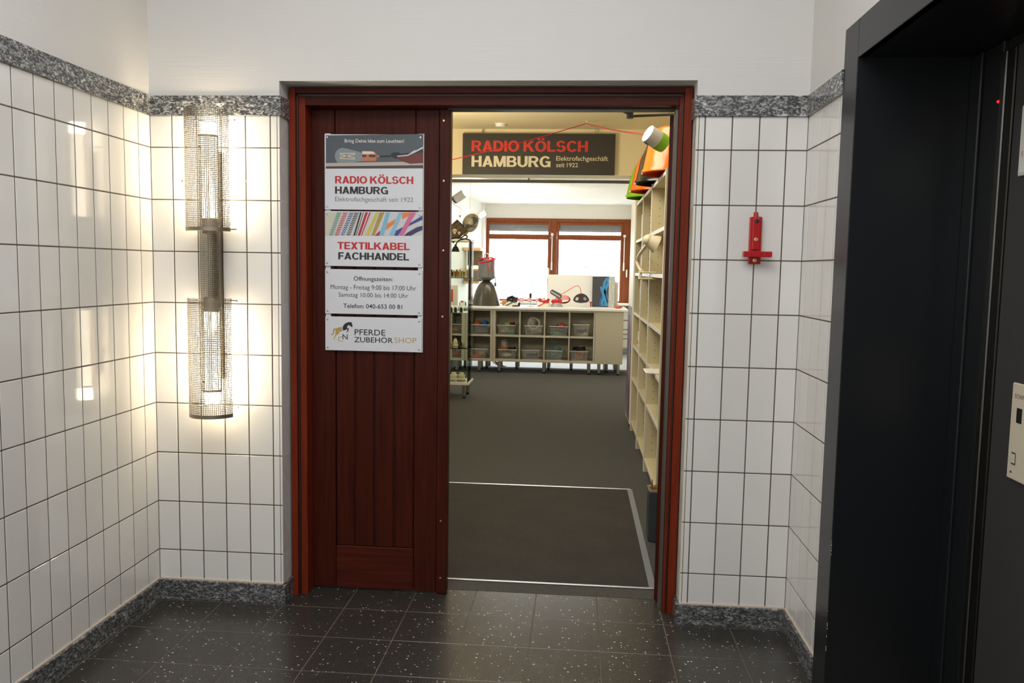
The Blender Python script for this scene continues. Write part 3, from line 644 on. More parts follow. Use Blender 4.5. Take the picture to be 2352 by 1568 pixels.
# ------------------------------------------------------------------ shop shell
HY0, HY1 = 5.0, 5.28
ZC1 = at(1200, 296.5, 'Y', HY0).z; ZH1 = at(1200, 401.5, 'Y', HY0).z; ZC2 = 2.41; YB = 10.3
struct(bx(-2.1, 2.7, .2, HY1, ZC1, ZC1+.1).build('ceiling_shop_front', 'shop_wall'))
struct(bx(-2.1, 2.7, HY0, HY1, ZH1, ZC1).build('beam', 'shop_wall'))
struct(bx(-2.1, 2.9, HY1, YB+.3, ZC2, ZC2+.1).build('ceiling_shop_rear', 'shop_white'))
struct(bx(2.5, 2.6, .3, YB, 0, 3).build('wall_shop_right', 'shop_wall'))
struct(bx(-2.1, -2.0, .3, HY1, 0, 3).build('wall_shop_left', 'shop_wall'))
struct(bx(-2.1, -.15, .2, .3, 0, 3).build('wall_shop_front', 'shop_wall'))
lx = lambda y: -.12+.044*(y-HY1)
def slab(b, y0, y1, z0, z1, t0=-.22, t1=0):
    """piece of the slightly slanting left wall of the rear room"""
    q = [(lx(y0)+t0, y0), (lx(y0)+t1, y0), (lx(y1)+t1, y1), (lx(y1)+t0, y1)]
    return b.hexa([(x, y, z0) for x, y in q], [(x, y, z1) for x, y in q])
b = MB(); WY0, WY1, WZ0, WZ1 = 5.75, 7.25, .95, 1.98
slab(b, HY1, WY0, 0, ZC2); slab(b, WY1, YB, 0, ZC2); slab(b, WY0, WY1, 0, WZ0); slab(b, WY0, WY1, WZ1, ZC2); b.box(-2.1, -.12, HY1, HY1+.1, 0, 3)
struct(b.build('wall_shop_rear_left', 'shop_white'))
w2 = bpy.data.objects.new('window_2', None); link(w2, None, (-.2, 6.5, WZ0)); struct(w2)
b = MB()
for q in ((WY0, WY1, WZ1-.08, WZ1), (WY0, WY1, WZ0, WZ0+.08), (WY0, WY0+.09, WZ0, WZ1), (WY1-.09, WY1, WZ0, WZ1), (6.45, 6.55, WZ0, WZ1)): slab(b, *q, -.12, -.05)
b.build('window_frame', 'window_wood', w2); slab(MB(), WY0+.09, WY1-.09, WZ0+.08, WZ1-.08, -.09, -.085).build('pane', 'glass', w2)
struct(slab(MB(), 10.05, YB, 0, ZC2, 0, .035).build('trim_8', 'shop_white'))
# rear wall with the brown window
VX0, VX1, VZ0, VZ1 = .11, 2.75, .80, 2.192
b = bx(-.6, VX0, YB, YB+.25, 0, ZC2+.1); b.box(VX0, VX1, YB, YB+.25, 0, VZ0); b.box(VX0, VX1, YB, YB+.25, VZ1, ZC2+.1); b.box(VX1, 3.0, YB, YB+.25, 0, ZC2+.1)
struct(b.build('wall_shop_rear', 'shop_white'))
struct(bx(VX0, 2.5, 9.98, YB+.02, .80, .832).build('windowsill', 'white_plastic', bev=.004))
wn = bpy.data.objects.new('window_1', None); link(wn, None, (1.3, YB, VZ0)); struct(wn)
def wf(name, x0, x1, z0, z1, y0=YB-.02, y1=YB+.06, m='window_wood'): return bx(x0, x1, y0, y1, z0, z1).build(name, m, wn, bev=.004)
wf('post', .108, .150, VZ0, VZ1); wf('post', 1.205, 1.302, VZ0, VZ1); wf('post', 2.392, 2.50, VZ0, VZ1); wf('head', .150, 1.205, 2.135, VZ1); wf('head', 1.302, 2.392, 2.135, VZ1)
for x0, x1 in ((.152, 1.203), (1.304, 2.390)):
    for nm, z0, z1, fz in (('transom_sash', 1.879, 2.133, .052), ('sash', .81, 1.878, .052)):
        a = wf(nm, x0, x0+.035, z0, z1, YB-.012, YB+.04); wf(nm, x1-.045, x1, z0, z1, YB-.012, YB+.04)
        wf(nm, x0+.036, x1-.046, z1-(.04 if z1 > 2 else .028), z1, YB-.012, YB+.04); wf(nm, x0+.036, x1-.046, z0, z0+fz, YB-.012, YB+.04)
        bx(x0+.03, x1-.04, YB+.012, YB+.018, z0+.03, z1-.02).build('pane', 'glass', wn)
    bx(x0+.03, x1-.04, YB+.041, YB+.055, 1.86, 1.93).build('cross_rail', 'window_wood', wn)
    for k in range(7):
        z = 2.092-k*.0165; bx(x0-.02, x1+.02, YB+.10, YB+.13, z-.0075, z+.0075).build('blind_slat', col('blind_grey', (.22, .23, .24), .4), wn)
    bx(x0-.02, x1+.02, YB+.10, YB+.13, 2.10, 2.16).build('blind_box', 'blind_grey', wn)
for u0, va, vb in ((1267.5, 541, 620), (1433.5, 545, 622)):
    X = at(u0, 580, 'Y', YB-.04).x; za = at(u0, va, 'Y', YB-.04).z; zb_ = at(u0, vb, 'Y', YB-.04).z
    b = MB().cyl((X, YB-.045, za), (X, YB-.045, zb_+.13), .008, 8); b.cyl((X, YB-.045, zb_), (X, YB-.045, zb_+.13), .013, 8); b.box(X-.02, X+.02, YB-.06, YB-.02, za, za+.04); b.build('fanlight_rod', 'white_plastic', wn)
for u0, va, vb in ((1259.5, 615, 640), (1421.5, 619, 637), (1439.5, 619, 637)):
    q0 = at(u0, va, 'Y', YB-.05); q1 = at(u0, vb, 'Y', YB-.05); b = bx(q0.x-.013, q0.x+.013, YB-.06, YB-.035, q1.z, q0.z); b.box(q0.x-.009, q0.x+.009, YB-.036, YB-.012, q0.z-.04, q0.z-.015); b.build('window_handle', 'white_plastic', wn, bev=.004)
rad = thing('radiator', 'white panel radiator under the window at the far right of the counter', 'radiator', (2.2, 10.1, .1))
for k in range(4): bx(1.2, 2.495, 10.13, 10.2, .11+k*.15, .25+k*.15).build('rib_panel', 'white_plastic', rad, bev=.01)
MB().tube([(1.3, 10.12, .33), (2.49, 10.12, .335)], .009, 8).build('pipe', col('copper_pipe', (.6, .3, .2), .4), rad)
bx(1.2, 2.495, 10.20, 10.29, .08, .72).build('back_plate', 'white_plastic', rad)
# building and trees outside
bld = thing('building', 'pale building with balcony windows across the street beyond the shop window', 'building', (2, 40, -6))
bx(-14, 18, 40, 52, -6, 3.4).build('wall', col('pale_facade', (.85, .85, .84), .8), bld)
gx = col('facade_window', (.125, .14, .158), .9)
for r, z in enumerate((-.6, 1.5)):
    for k in range(9):
        x = -11+k*3.1; bx(x, x+2.3, 39.9, 40.05, z, z+1.5).build('window', gx, bld)
        for s in range(2): bx(x+.35+s*1.0, x+.85+s*1.0, 39.84, 39.89, z+.05, z+1.15).build('curtain', 'ink_white', bld)
    bx(-13, 17, 39.2, 39.3, z-.55, z-.4).build('balcony_rail', col('rail_blue', (.55, .6, .66), .5), bld)
tr = thing('tree', 'leafy green tree outside in front of the pale building', 'tree', (5.4, 30, -6))
MB().cyl((4.6, 30, -6), (4.7, 30, 0), .16, 8, .09).build('trunk', col('bark', (.2, .16, .12), .9), tr)
b = MB(); rr = random.Random(3)
for _ in range(500):
    c = Vector((4.7+rr.gauss(0, .9), 30+rr.gauss(0, .7), .3+rr.gauss(0, .9))); u = Vector((rr.uniform(-1, 1), rr.uniform(-1, 1), rr.uniform(-1, 1))).normalized()*.13; v = u.orthogonal().normalized()*.08
    b.flat([c-u, c+v, c+u, c-v])
b.build('crown', col('leaf', (.45, .6, .42), .6), tr)['kind'] = 'stuff'
struct(bx(-60, 60, 10.6, 80, -6.2, -6).build('ground', col('street_grey', (.4, .4, .4), .8)))
struct(bx(lx(9)-.1, 2.5, 8.02, YB, .0006, .0026).build('floor_daylight_sheet', col('daylit_carpet_tone', (.55, .57, .60), .35)))  # pale sheet over the carpet, window daylight put into its colour
# ------------------------------------------------------------------ ceiling fittings, hanging board
q = at(1150, 284, 'Z', ZC1)
sd = thing('smoke_detector', 'small white round smoke detector on the shop ceiling', 'smoke detector', tuple(q))
MB().lathe([(.05, 0), (.05, -.018), (.044, -.03), (.02, -.034)], q, n=20).build('body', 'white_plastic', sd, smooth=True)
MB().lathe([(.06, 0), (.06, -.004)], q, n=20).build('base_plate', 'white_plastic', sd)
YG = 4.96
hb = thing('shop_signboard', 'dark hanging signboard with red and cream shop lettering below the ceiling', 'sign', (1.24, YG, 2.3))
ga = at(1063, 305.5, 'Y', YG); gc = at(1414, 308, 'Y', YG); gd = at(1238, 401, 'Y', YG)
bx(ga.x, gc.x, YG, YG+.02, gd.z-.001, (ga.z+gc.z)/2).build('board', 'sign_black', hb, bev=.001)
for u in (1109, 1368):
    X = at(u, 305, 'Y', YG).x; zt = (ga.z+gc.z)/2; b = MB()
    b.tube([(X+.012*cos(a), YG+.01, zt+.013+.014*sin(a)) for a in [i*pi/6 for i in range(12)]], .003, 6, True)
    b.tube([(X, YG+.01+.010*cos(a), zt+.040+.018*sin(a)) for a in [i*pi/6 for i in range(12)]], .0025, 6, True); b.tube([(X, YG+.01, zt+.055), (X+.008, YG+.01, zt+.075), (X, YG+.012, ZC1)], .0025, 6)
    b.build('hanging_hook', 'steel', hb)
text_h('RADIO KÖLSCH', 1083.2, 317, 1350.5, 348.6, YG, 'ink_red2', hb, rel=.001)
text_h('HAMBURG', 1083, 357.7, 1264.5, 383.6, YG, 'ink_cream', hb, rel=.001)
text('Elektrofachgeschäft', 'lettering', 1277.5, 358.5, 1396.5, 372.6, YG, 'ink_cream', hb, .006, rel=.001)
text('seit', 'lettering', 1277.6, 374, 1296.8, 384, YG, 'ink_cream', hb, .006, rel=.001)
text('1922', 'lettering', 1301.9, 374.2, 1327.6, 384, YG, 'ink_cream', hb, .006, rel=.001)
hk = at(1347, 282, 'Z', ZC1-.02)
ck = thing('cable_hook', 'tiny white ceiling hook holding up the red cable', 'hook', tuple(hk))
MB().tube([(hk.x, hk.y, ZC1), (hk.x, hk.y, ZC1-.012), (hk.x+.010, hk.y, ZC1-.022), (hk.x, hk.y, ZC1-.032), (hk.x-.012, hk.y, ZC1-.024)], .004, 6).build('hook', 'white_plastic', ck)
hk = Vector((hk.x, hk.y, ZC1-.026))
e0 = at(980, 380, 'Y', 3.6); e1 = at(1499, 311, 'Y', 1.60)
pts = [e0.lerp(hk, t)-Vector((0, 0, .016*sin(pi*t))) for t in [i/14 for i in range(15)]]+[hk.lerp(e1, t)-Vector((0, 0, .012*sin(pi*t))) for t in [i/10 for i in range(1, 11)]]
tag(MB().tube(pts, .0042, 6).build('red_cable', 'red_cable'), 'thin red fabric cable strung across the shop ceiling in front of the signboard', 'cable')
# curtain rail below the beam
rl2 = thing('rail', 'dark horizontal rail hung just below the ceiling beam', 'rail', (1.0, 5.5, 2.2))
zr = at(1213, 416.5, 'Y', 5.5).z
bx(-.1, 2.45, 5.48, 5.52, zr-.016, zr+.016).build('track', col('rail_dark', (.10, .09, .07), .4), rl2, bev=.003)
for X in (1.125, .1, 2.2): bx(X-.008, X+.008, 5.49, 5.51, zr+.016, ZC2+.02).build('hanger', 'rail_dark', rl2)
# ------------------------------------------------------------------ bookcases on the right
SX, SD = 2.14, 2.44; SZ = 1.93; FZ = [.455, .73, 1.005, 1.33, 1.60]
ends = [1.52, 2.393, 3.096, 3.80]
desc = ['tall cream bookcase nearest the door, shelves empty', 'tall cream bookcase with the clamp lamp, in the middle of three', 'tall cream bookcase farthest from the door, with a few books']
dot = MB()
for n, (y0, y1) in enumerate(zip(ends, ends[1:])):
    t = thing('bookcase', desc[n], 'bookcase', (2.3, (y0+y1)/2, 0), 'cream bookcases along the right wall')
    y0 += .001; y1 -= .001
    for a, c in ((y0, y0+.018), (y1-.018, y1)):
        o = bx(SX, SD, a, c, 0, SZ).build('side_panel', 'cream', t)
        bx(SX-.0035, SX-.0003, a, c, 0, SZ).build('edge_band', 'cream_edge', o)
    for nm, z in [('top', SZ-.02), ('bottom_shelf', .085)]+[('shelf', z) for z in FZ]:
        o = bx(SX+.004, SD-.006, y0+.0185, y1-.0185, z-.011, z+.011).build(nm, 'cream', t)
        bx(SX+.0005, SX+.0037, y0+.0185, y1-.0185, z-.011, z+.011).build('edge_band', 'cream_edge', o)
    bx(SX+.03, SX+.045, y0+.0185, y1-.0185, 0, .0735).build('plinth', 'cream', t)
    bx(SD-.005, SD, y0+.0185, y1-.0185, .05, SZ-.03).build('back_panel', 'cream', t)
    b = MB()
    for zz0 in (.25, .6, .88, 1.15, 1.45, 1.72):
        for k in range(5):
            z = zz0-.1+k*.05
            if min(abs(z-f) for f in FZ) > .02:
                for X in (SX+.05, ): b.box(X-.003, X+.003, y1-.0188, y1-.0178, z-.003, z+.003)
    b.build('peg_holes', col('peg_hole', (.2, .16, .1), .8), t)['kind'] = 'stuff'
tc = thing('tall_cabinet', 'narrow pale cabinet end with a colourful poster beyond the last bookcase', 'cabinet', (2.3, 4.05, 0))
bx(2.128, 2.44, 3.806, 4.30, .05, 1.95).build('body', 'cream_edge', tc, bev=.003)
bx(2.14, 2.44, 3.806, 4.30, 0, .05).build('plinth', 'black', tc)
b = bx(2.1245, 2.1275, 3.83, 4.28, .08, 1.05)
m = mat('poster_print', (.1, .1, .2), .4); v = coords(m, (1, 2, 1))
L(m, ramp(m, noise(m, v, 3.5, 2), [(.35, (.02, .05, .12)), (.47, (.25, .03, .09)), (.55, (.10, .22, .36)), (.68, (.45, .42, .45))]), P(m).inputs['Base Color'])
b.build('poster', m, tc)
# books and packs in the far bookcase
BK = [('pale paperback', (.62, .60, .56)), ('blue grey book', (.22, .27, .36)), ('beige book', (.55, .48, .36)), ('white folder', (.72, .71, .68)), ('dark red book', (.22, .03, .03)), ('black folder', (.03, .03, .035)), ('silver pack', (.40, .42, .44)), ('navy pack', (.03, .05, .16))]
def book(k, Y, z, d, hgt, th, where):
    nm, c = BK[k]; t = thing('book', '%s standing on the %s of the farthest bookcase' % (nm, where), 'book', (SX+.05, Y, z), 'books in the farthest bookcase')
    bx(SX+.03, SX+.03+d, Y, Y+th, z, z+hgt).build('cover', col(nm.replace(' ', '_'), c, .4), t, bev=.002)
    bx(SX+.034, SX+.032+d, Y+.004, Y+th-.004, z+hgt, z+hgt+.0006).build('pages', 'ink_white', t)
y = 3.50
for k, hgt, th in ((0, .19, .032), (1, .20, .03), (2, .185, .034), (3, .205, .04)): book(k, y, 1.6115, .17, hgt, th, 'second shelf from the top'); y += th+.004
y = 3.46
for k, hgt, th in ((3, .25, .05), (5, .25, .05), (4, .235, .05)): book(k, y, 1.3415, .2, hgt-.02, th, 'middle shelf'); y += th+.004
y = 3.50
for k, hgt, th in ((6, .22, .06), (7, .21, .07)): book(k, y, 1.0165, .17, hgt, th, 'shelf below the middle'); y += th+.004
bk = thing('storage_box', 'small white box with an orange label on a low shelf of the farthest bookcase', 'box', (2.2, 3.62, .7415))
bx(2.17, 2.26, 3.58, 3.66, .7415, .86).build('carton', 'white_plastic', bk, bev=.002); bx(2.168, 2.1698, 3.585, 3.655, .76, .79).build('paper_label', 'orange', bk)
cdx = tag(bx(2.085, 2.25, 1.80, 2.0, .742, .752).build('cardboard_tray', 'cream_edge', bev=.002), 'flat white card jutting out over a low shelf of the nearest bookcase', 'card')
# lamp shades on top, mouths down
def shade_pot(Y, X, m, min_, label, r=.175, hh=.24, tilt=0):
    z = SZ+.002; t = thing('plastic_lampshade', label, 'lampshade', (X, Y, z), 'plastic lampshades on top of the bookcases')
    pr = [(r, 0), (r+.006, .006), (r+.004, .02), (r-.004, .03), (r-.03, .6*hh), (r*.62, hh-.012), (r*.5, hh), (.03, hh+.004)]
    b = MB().lathe(pr, (X, Y, z), n=36, cap=False); b.build('outer_shell', m, t, smooth=True)
    MB().lathe([(max(.02, q-.004), h+(.001 if h == 0 else -.003)) for q, h in pr], (X, Y, z), n=36, cap=False).build('inner_shell', min_, t, smooth=True)
    MB().lathe([(.03, 0), (.03, .03), (.008, .034)], (X, Y, z+hh+.003), n=16).build('cap', m, t, smooth=True)
for Y, X, m, mi, lb in ((1.86, 2.215, 'orange', 'orange_in', 'orange plastic lampshade nearest the door on the bookcases'), (2.42, 2.215, 'shade_black', 'black', 'black plastic lampshade between two orange ones on the bookcases'), (2.95, 2.215, 'orange', 'orange_in', 'orange plastic lampshade between the black and the green one'), (3.48, 2.215, 'green', col('lime_inside', (.12, .40, .01), .3), 'lime green plastic lampshade at the far end of the bookcases')):
    shade_pot(Y, X, m, mi, lb, .185, .27)
pk = thing('wrapped_pack', 'white film pack with a lime green end hanging from the red cable above the bookcases', 'pack', (2.1, 1.9, 2.26))
e = at(1511, 322, 'Y', 1.60); ax = Vector((.75, .35, -.42)).normalized()
MB().lathe([(.03, -.075), (.05, -.073), (.053, -.02), (.05, .01), (.045, .03)], e, ax, 14).build('film_wrap', col('film_white', (.66, .68, .70), .22), pk, smooth=True)
MB().lathe([(.0525, -.005), (.0535, .02), (.048, .05), (.02, .058)], e, ax, 14).build('green_end', 'green', pk, smooth=True)
MB().lathe([(.0545, -.06), (.0545, -.04)], e, ax, 14, .6, 1.9, False).build('printed_band', col('band_green', (.12, .33, .22), .4), pk)
# clamp lamp
cl = thing('clamp_lamp', 'cream plastic clamp lamp with a bent arm gripping a shelf of the middle bookcase', 'lamp', (2.1, 2.6, 1.33))
g = lambda u, v: at(u, v, 'X', 2.085)
pts = [g(1489, 558), g(1482, 567), g(1474, 577), g(1466, 589), g(1463.5, 598), g(1465, 607), g(1470, 616), g(1476, 625)]
sm = []
for i in range(len(pts)-1):
    for k in range(3): sm.append(pts[i].lerp(pts[i+1], k/3))
sm.append(pts[-1]); sm = [sum((sm[max(0, min(len(sm)-1, i+d))] for d in (-2, -1, 0, 1, 2)), Vector())/5 for i in range(len(sm))]
MB().tube(sm, .0125, 10).build('bent_arm', 'smoke', cl, smooth=True)
hc = g(1489, 551); MB().ball(hc, .034, 10).build('head', 'smoke', cl, smooth=True)
MB().lathe([(.03, -.005), (.036, .01), (.058, .06), (.054, .06), (.03, .01)], hc, (.9, .1, -.43), 20, cap=False).build('reflector', 'smoke', cl, smooth=True)
ca_ = g(1476, 627); b = bx(2.06, 2.17, ca_.y-.06, ca_.y+.07, 1.343, 1.355); b.box(2.06, 2.17, ca_.y-.055, ca_.y+.065, 1.302, 1.316); b.box(2.06, 2.078, ca_.y-.055, ca_.y+.065, 1.314, 1.346); b.build('clamp', 'smoke', cl, bev=.005, seg=2)
MB().cyl((2.10, ca_.y, 1.288), (2.10, ca_.y, 1.302), .014, 12).build('clamp_screw', 'smoke', cl)
# ------------------------------------------------------------------ counter of cube cabinets
CY0, CZ0, CZ1 = 7.38, .15, .834
def leg(X, Y, t):
    o = MB().cyl((X, Y, .024), (X, Y, CZ0-.0005), .0215, 14).build('leg', 'steel', t, smooth=True); MB().cyl((X, Y, .0027 if Y > 8 else .0006), (X, Y, .0235), .017, 12).build('foot', 'black', o)
def cube(x0, x1, cols, z0r, label, legs, y0=CY0, y1=CY0+.39, back=True):
    t = thing('cube_cabinet', label, 'cabinet', ((x0+x1)/2, y0+.2, 0), 'pale cube cabinets under the counter top'); zt = .811; zb = .1796
    c0, c1 = cols[0][0], cols[-1][1]
    bx(x0, c0, y0, y1, CZ0, CZ1).build('side_panel', 'counter', t, bev=.0015); bx(c1, x1-.0012, y0, y1, CZ0, CZ1).build('side_panel', 'counter', t, bev=.0015)
    bx(c0, c1, y0, y1, zt, CZ1).build('top_panel', 'counter', t, bev=.0015); bx(c0, c1, y0, y1, CZ0, zb).build('bottom_panel', 'counter', t, bev=.0015)
    bx(c0, c1, y0+.001, y1, .4762, .4989).build('middle_shelf', 'counter', t, bev=.001)
    for (a, c), (d, e) in zip(cols, cols[1:]):
        for z0, z1 in ((zb, .4762), (.4989, zt)): bx(c, d, y0+.001, y1, z0, z1).build('divider', 'counter', t, bev=.001)
    bx(c0, c1, y1-.006, y1-.001, zb, zt).build('back_panel', 'counter', t)
    for X, Y in legs: leg(X, Y, t)
    return t
cube(lx(7.38)+.03, .2110, [(lx(7.38)+.06, .1606)], 0, 'pale cube cabinet touching the left wall, partly behind the glass showcase', [(.10, 7.43), (.1, 7.72)])
cube(.2123, .5665, [(.2927, .539)], 0, 'narrow pale cube cabinet two cubes high, second from the left wall', [(.396, 7.43), (.39, 7.72)])
CC = [(.6075, .9151), (.9322, 1.2382), (1.2552, 1.5597), (1.5766, 1.8796)]
cube(.5675, 1.9010, CC, 0, 'wide pale cube cabinet with eight bins under the middle of the counter', [(X, Y) for X in (.657, 1.247, 1.833) for Y in (7.43, 7.72)])
t = thing('end_cabinet', 'plain closed pale cabinet at the right end of the counter', 'cabinet', (2.08, 7.57, 0), 'pale cube cabinets under the counter top')
bx(1.9022, 2.262, CY0, CY0+.39, CZ0, CZ1).build('body', 'counter', t, bev=.0015); bx(1.912, 2.255, CY0-.002, CY0-.0002, CZ0+.006, CZ1-.004).build('front_panel', 'counter', t, bev=.0006)
for X, Y in ((1.963, 7.43), (2.211, 7.43), (2.07, 7.72), (2.211, 7.72)): leg(X, Y, t)
t = thing('rear_cabinet', 'long pale cabinet backing the counter on its window side, only legs showing', 'cabinet', (1.2, 8.0, 0))
bx(.05, 2.262, 7.79, 8.19, CZ0, CZ1).build('body', 'counter', t, bev=.002)
for X in (.15, .45, .86, 1.293, 1.6, 2.06, 2.196):
    for Y in (7.84, 8.14): leg(X, Y, t)
ct = tag(bx(lx(7.5)+.03, 2.318, CY0-.028, 8.22, .8345, .862).build('counter_top', 'counter_top', bev=.002), 'continuous white counter top lying on the pale cube cabinets', 'counter top')
# bins and their cables
def coil(c, R, r, m, label, axis=(0, 0, 1), turns=3, sq=1):
    ax = Vector(axis).normalized(); u = ax.orthogonal().normalized(); v = ax.cross(u); b = MB(); rr = random.Random(int(c[0]*997+c[2]*131)); pts = []
    for i in range(turns*14+1):
        a = 2*pi*i/14; R2 = R*(1+.10*sin(i*1.7)); pts.append(Vector(c)+(u*cos(a)+v*sin(a))*R2+ax*(r*1.5*(i/14-turns/2)+r*.4*sin(i*2.1)))
    o = b.tube(pts, r, 6).build('cable_coil', m, None, smooth=True); return tag(o, label, 'cable coil', 'cable coils in the counter bins')
def bag(x, z, wd, hg, m, label, y=7.52):
    b = MB(); n = 9; rr = random.Random(int(x*1000)); rows_ = []
    b.ball((0, 0, 0), 1, 7); b.v = [(x+vx*wd*(1+.18*sin(5*vz+3*vy)), y+vy*.09*(1+.15*sin(6*vx)), z+hg*(.5+.5*vz)*(1+.12*sin(7*vx+2*vy))) for vx, vy, vz in b.v]
    return tag(b.build('cable_bag', m, None), label, 'bag', 'bags in the counter bins')
def bin_(uc, row, where, hgt=.125, wd=.125):
    z = (.4989 if row else .1796)+.001; xc = at(uc, 760, 'Y', 7.43).x; y0, y1 = 7.415, 7.735
    t = thing('storage_bin', 'clear plastic storage bin, the %s' % where, 'bin', (xc, 7.57, z), 'clear bins in the cube cabinets')
    tp = [(xc-wd, y0), (xc+wd, y0), (xc+wd, y1), (xc-wd, y1)]; s = .86
    bt = [(xc+(x-xc)*s, 7.575+(y-7.575)*.93) for x, y in tp]; b = MB(); th = .0025
    for i in range(4):
        j = (i+1) % 4; b.add([(*bt[i], z), (*bt[j], z), (*tp[j], z+hgt), (*tp[i], z+hgt)], [(0, 1, 2, 3)])
    b.add([(*q, z+.001) for q in bt], [(0, 1, 2, 3)]); b.fix = False; b.build('tub', 'bin', t)
    rim = MB(); e = .006
    rim.box(xc-wd-e, xc+wd+e, y0-e, y0, z+hgt-.006, z+hgt+.003); rim.box(xc-wd-e, xc+wd+e, y1, y1+e, z+hgt-.006, z+hgt+.003); rim.box(xc-wd-e, xc-wd, y0, y1, z+hgt-.006, z+hgt+.003); rim.box(xc+wd, xc+wd+e, y0, y1, z+hgt-.006, z+hgt+.003)
    rim.build('rim', col('bin_rim', (.62, .63, .62), .35), t)
    return xc, z
CB = {k: col('cable_'+k, c, .6) for k, c in dict(orange=(.62, .12, .02), blue=(.02, .12, .34), brown=(.22, .12, .05), gold=(.45, .28, .07), lime=(.25, .42, .06), wine=(.22, .02, .03), white=(.62, .58, .48), grey=(.14, .15, .17), red=(.62, .07, .025), green=(.05, .24, .07), navy=(.03, .04, .10), cream=(.50, .43, .27), pink=(.62, .05, .09), ochre=(.40, .30, .10), black=(.012, .012, .013), teal=(.03, .32, .34), slate=(.10, .12, .14)).items()}
U, Lw = 'upper', 'lower'
def loc_(row, n): return '%s %s' % (U if row else Lw, n)
spec = [(1045, 1, 'bin beside the left wall', [('c', -.02, .05, 'orange', .06), ('c', .05, .09, 'brown', .05)]),
        (1104, 1, 'bin of the narrow cabinet', [('c', .02, .05, 'grey', .075), ('b', -.06, .09, 'orange'), ('b', .06, .10, 'blue')]),
        (1163, 1, 'first bin of the wide cabinet', [('c', -.04, .05, 'gold', .065), ('c', .06, .04, 'green', .05), ('b', .02, .09, 'lime'), ('c', .05, .135, 'wine', .055)]),
        (1225, 1, 'second bin of the wide cabinet', [('c', -.02, .04, 'brown', .07), ('v', .0, .15, 'white', .075), ('b', -.03, .10, 'film'), ('c', .06, .06, 'gold', .045)]),
        (1283, 1, 'third bin of the wide cabinet', [('c', .03, .05, 'navy', .06), ('b', .05, .085, 'red'), ('c', -.03, .03, 'green', .06), ('c', -.07, .12, 'grey', .04)]),
        (1335, 1, 'last bin of the wide cabinet', [('c', .01, .06, 'navy', .065), ('c', .04, .03, 'cream', .06)]),
        (1045, 0, 'bin beside the left wall', [('c', 0, .06, 'red', .07)]),
        (1100, 0, 'bin of the narrow cabinet', [('c', -.03, .03, 'pink', .07), ('c', .03, .06, 'ochre', .06), ('c', .07, .04, 'green', .04)]),
        (1166, 0, 'first bin of the wide cabinet', [('c', -.05, .13, 'orange', .055), ('c', .05, .125, 'black', .055), ('c', 0, .05, 'cream', .075), ('b', -.06, .12, 'film')]),
        (1220, 0, 'second bin of the wide cabinet', [('c', .02, .05, 'slate', .07)]),
        (1272, 0, 'third bin of the wide cabinet', [('v', .04, .105, 'teal', .072), ('c', .0, .04, 'grey', .06)]),
        (1331, 0, 'last bin of the wide cabinet', [('c', 0, .15, 'black', .075), ('v', .01, .07, 'orange', .045)])]
for uc, row, nm, items in spec:
    tall = .155 if (uc == 1335) else .125
    xc, z = bin_(uc, row, loc_(row, nm), tall, .105 if uc == 1335 else .118)
    for it in items:
        if it[0] == 'c': coil((xc+it[1]*.8, 7.52, z+it[2]), it[4], .0085, CB[it[3]], '%s cable coil in the %s' % (it[3], loc_(row, nm)))
        elif it[0] == 'v': coil((xc+it[1]*.8, 7.50, z+it[2]), it[4], .0085, CB[it[3]], '%s cable coil upright in the %s' % (it[3], loc_(row, nm)), (.15, -1, .35))
        else: bag(xc+it[1]*.8, z+it[2], .05, .075 if it[3] != 'film' else .13, CB.get(it[3], MT['bag']), '%s bag in the %s' % ('clear film' if it[3] == 'film' else it[3], loc_(row, nm)))
b = MB(); rr = random.Random(5); q = at(1137, 845, 'Y', 8.0)
tag(b.tube([(.50, 7.80, .149), (.53, 7.9, .08), (.58, 7.98, .03), (.66, 8.0, .02), (.6, 8.02, .1), (.55, 7.97, .148)], .006, 6).tube([(.52, 7.78, .149), (.58, 7.85, .07), (.63, 7.93, .02), (.70, 7.99, .015)], .006, 6).tube([(.47, 7.80, .149), (.55, 7.86, .10), (.62, 7.9, .05), (.64, 7.96, .012)], .006, 6).build('loose_cables', 'black'), 'tangle of black cables drooping under the counter cabinets', 'cables')
# ------------------------------------------------------------------ things on the counter
ZT = .8625; CYm = 7.75
K = 1850.19/10.85
fl = thing('factory_lamp', 'large grey enamel factory pendant lamp standing on the counter with a red cable on top', 'lamp', (.437, CYm, ZT))
c = Vector((.437, CYm, ZT))
MB().lathe([(.200, 0), (.203, .004), (.197, .02), (.187, .05), (.167, .122), (.143, .195), (.112, .265), (.075, .312), (.05, .322), (.05, .318), (.073, .308), (.11, .261), (.141, .193), (.165, .12), (.195, .012), (.196, .002)], c, n=40, cap=False).build('shade', 'enamel', fl, smooth=True)
MB().lathe([(.052, .318), (.055, .335), (.066, .345), (.066, .362)], c, n=24).build('neck', 'black', fl, smooth=True)
MB().lathe([(.07, .345), (.118, .372), (.124, .380), (.120, .392), (.104, .590), (.095, .605), (.03, .612)], c, n=32).build('housing', 'enamel2', fl, smooth=True)
b = MB(); b.tube([c+Vector((.03*cos(a), 0, .665+.03*sin(a))) for a in [i*pi/8 for i in range(16)]], .007, 8, True); b.cyl(c+Vector((0, 0, .610)), c+Vector((0, 0, .64)), .012, 10); b.build('hanging_ring', 'steel', fl)
pts = [c+Vector((.112*cos(a+.5)*(1 if i < 26 else .9), .112*sin(a+.5), .592+.022*sin(a*1.3)+.014*(i/14))) for i, a in enumerate([k*2*pi/14 for k in range(30)])]
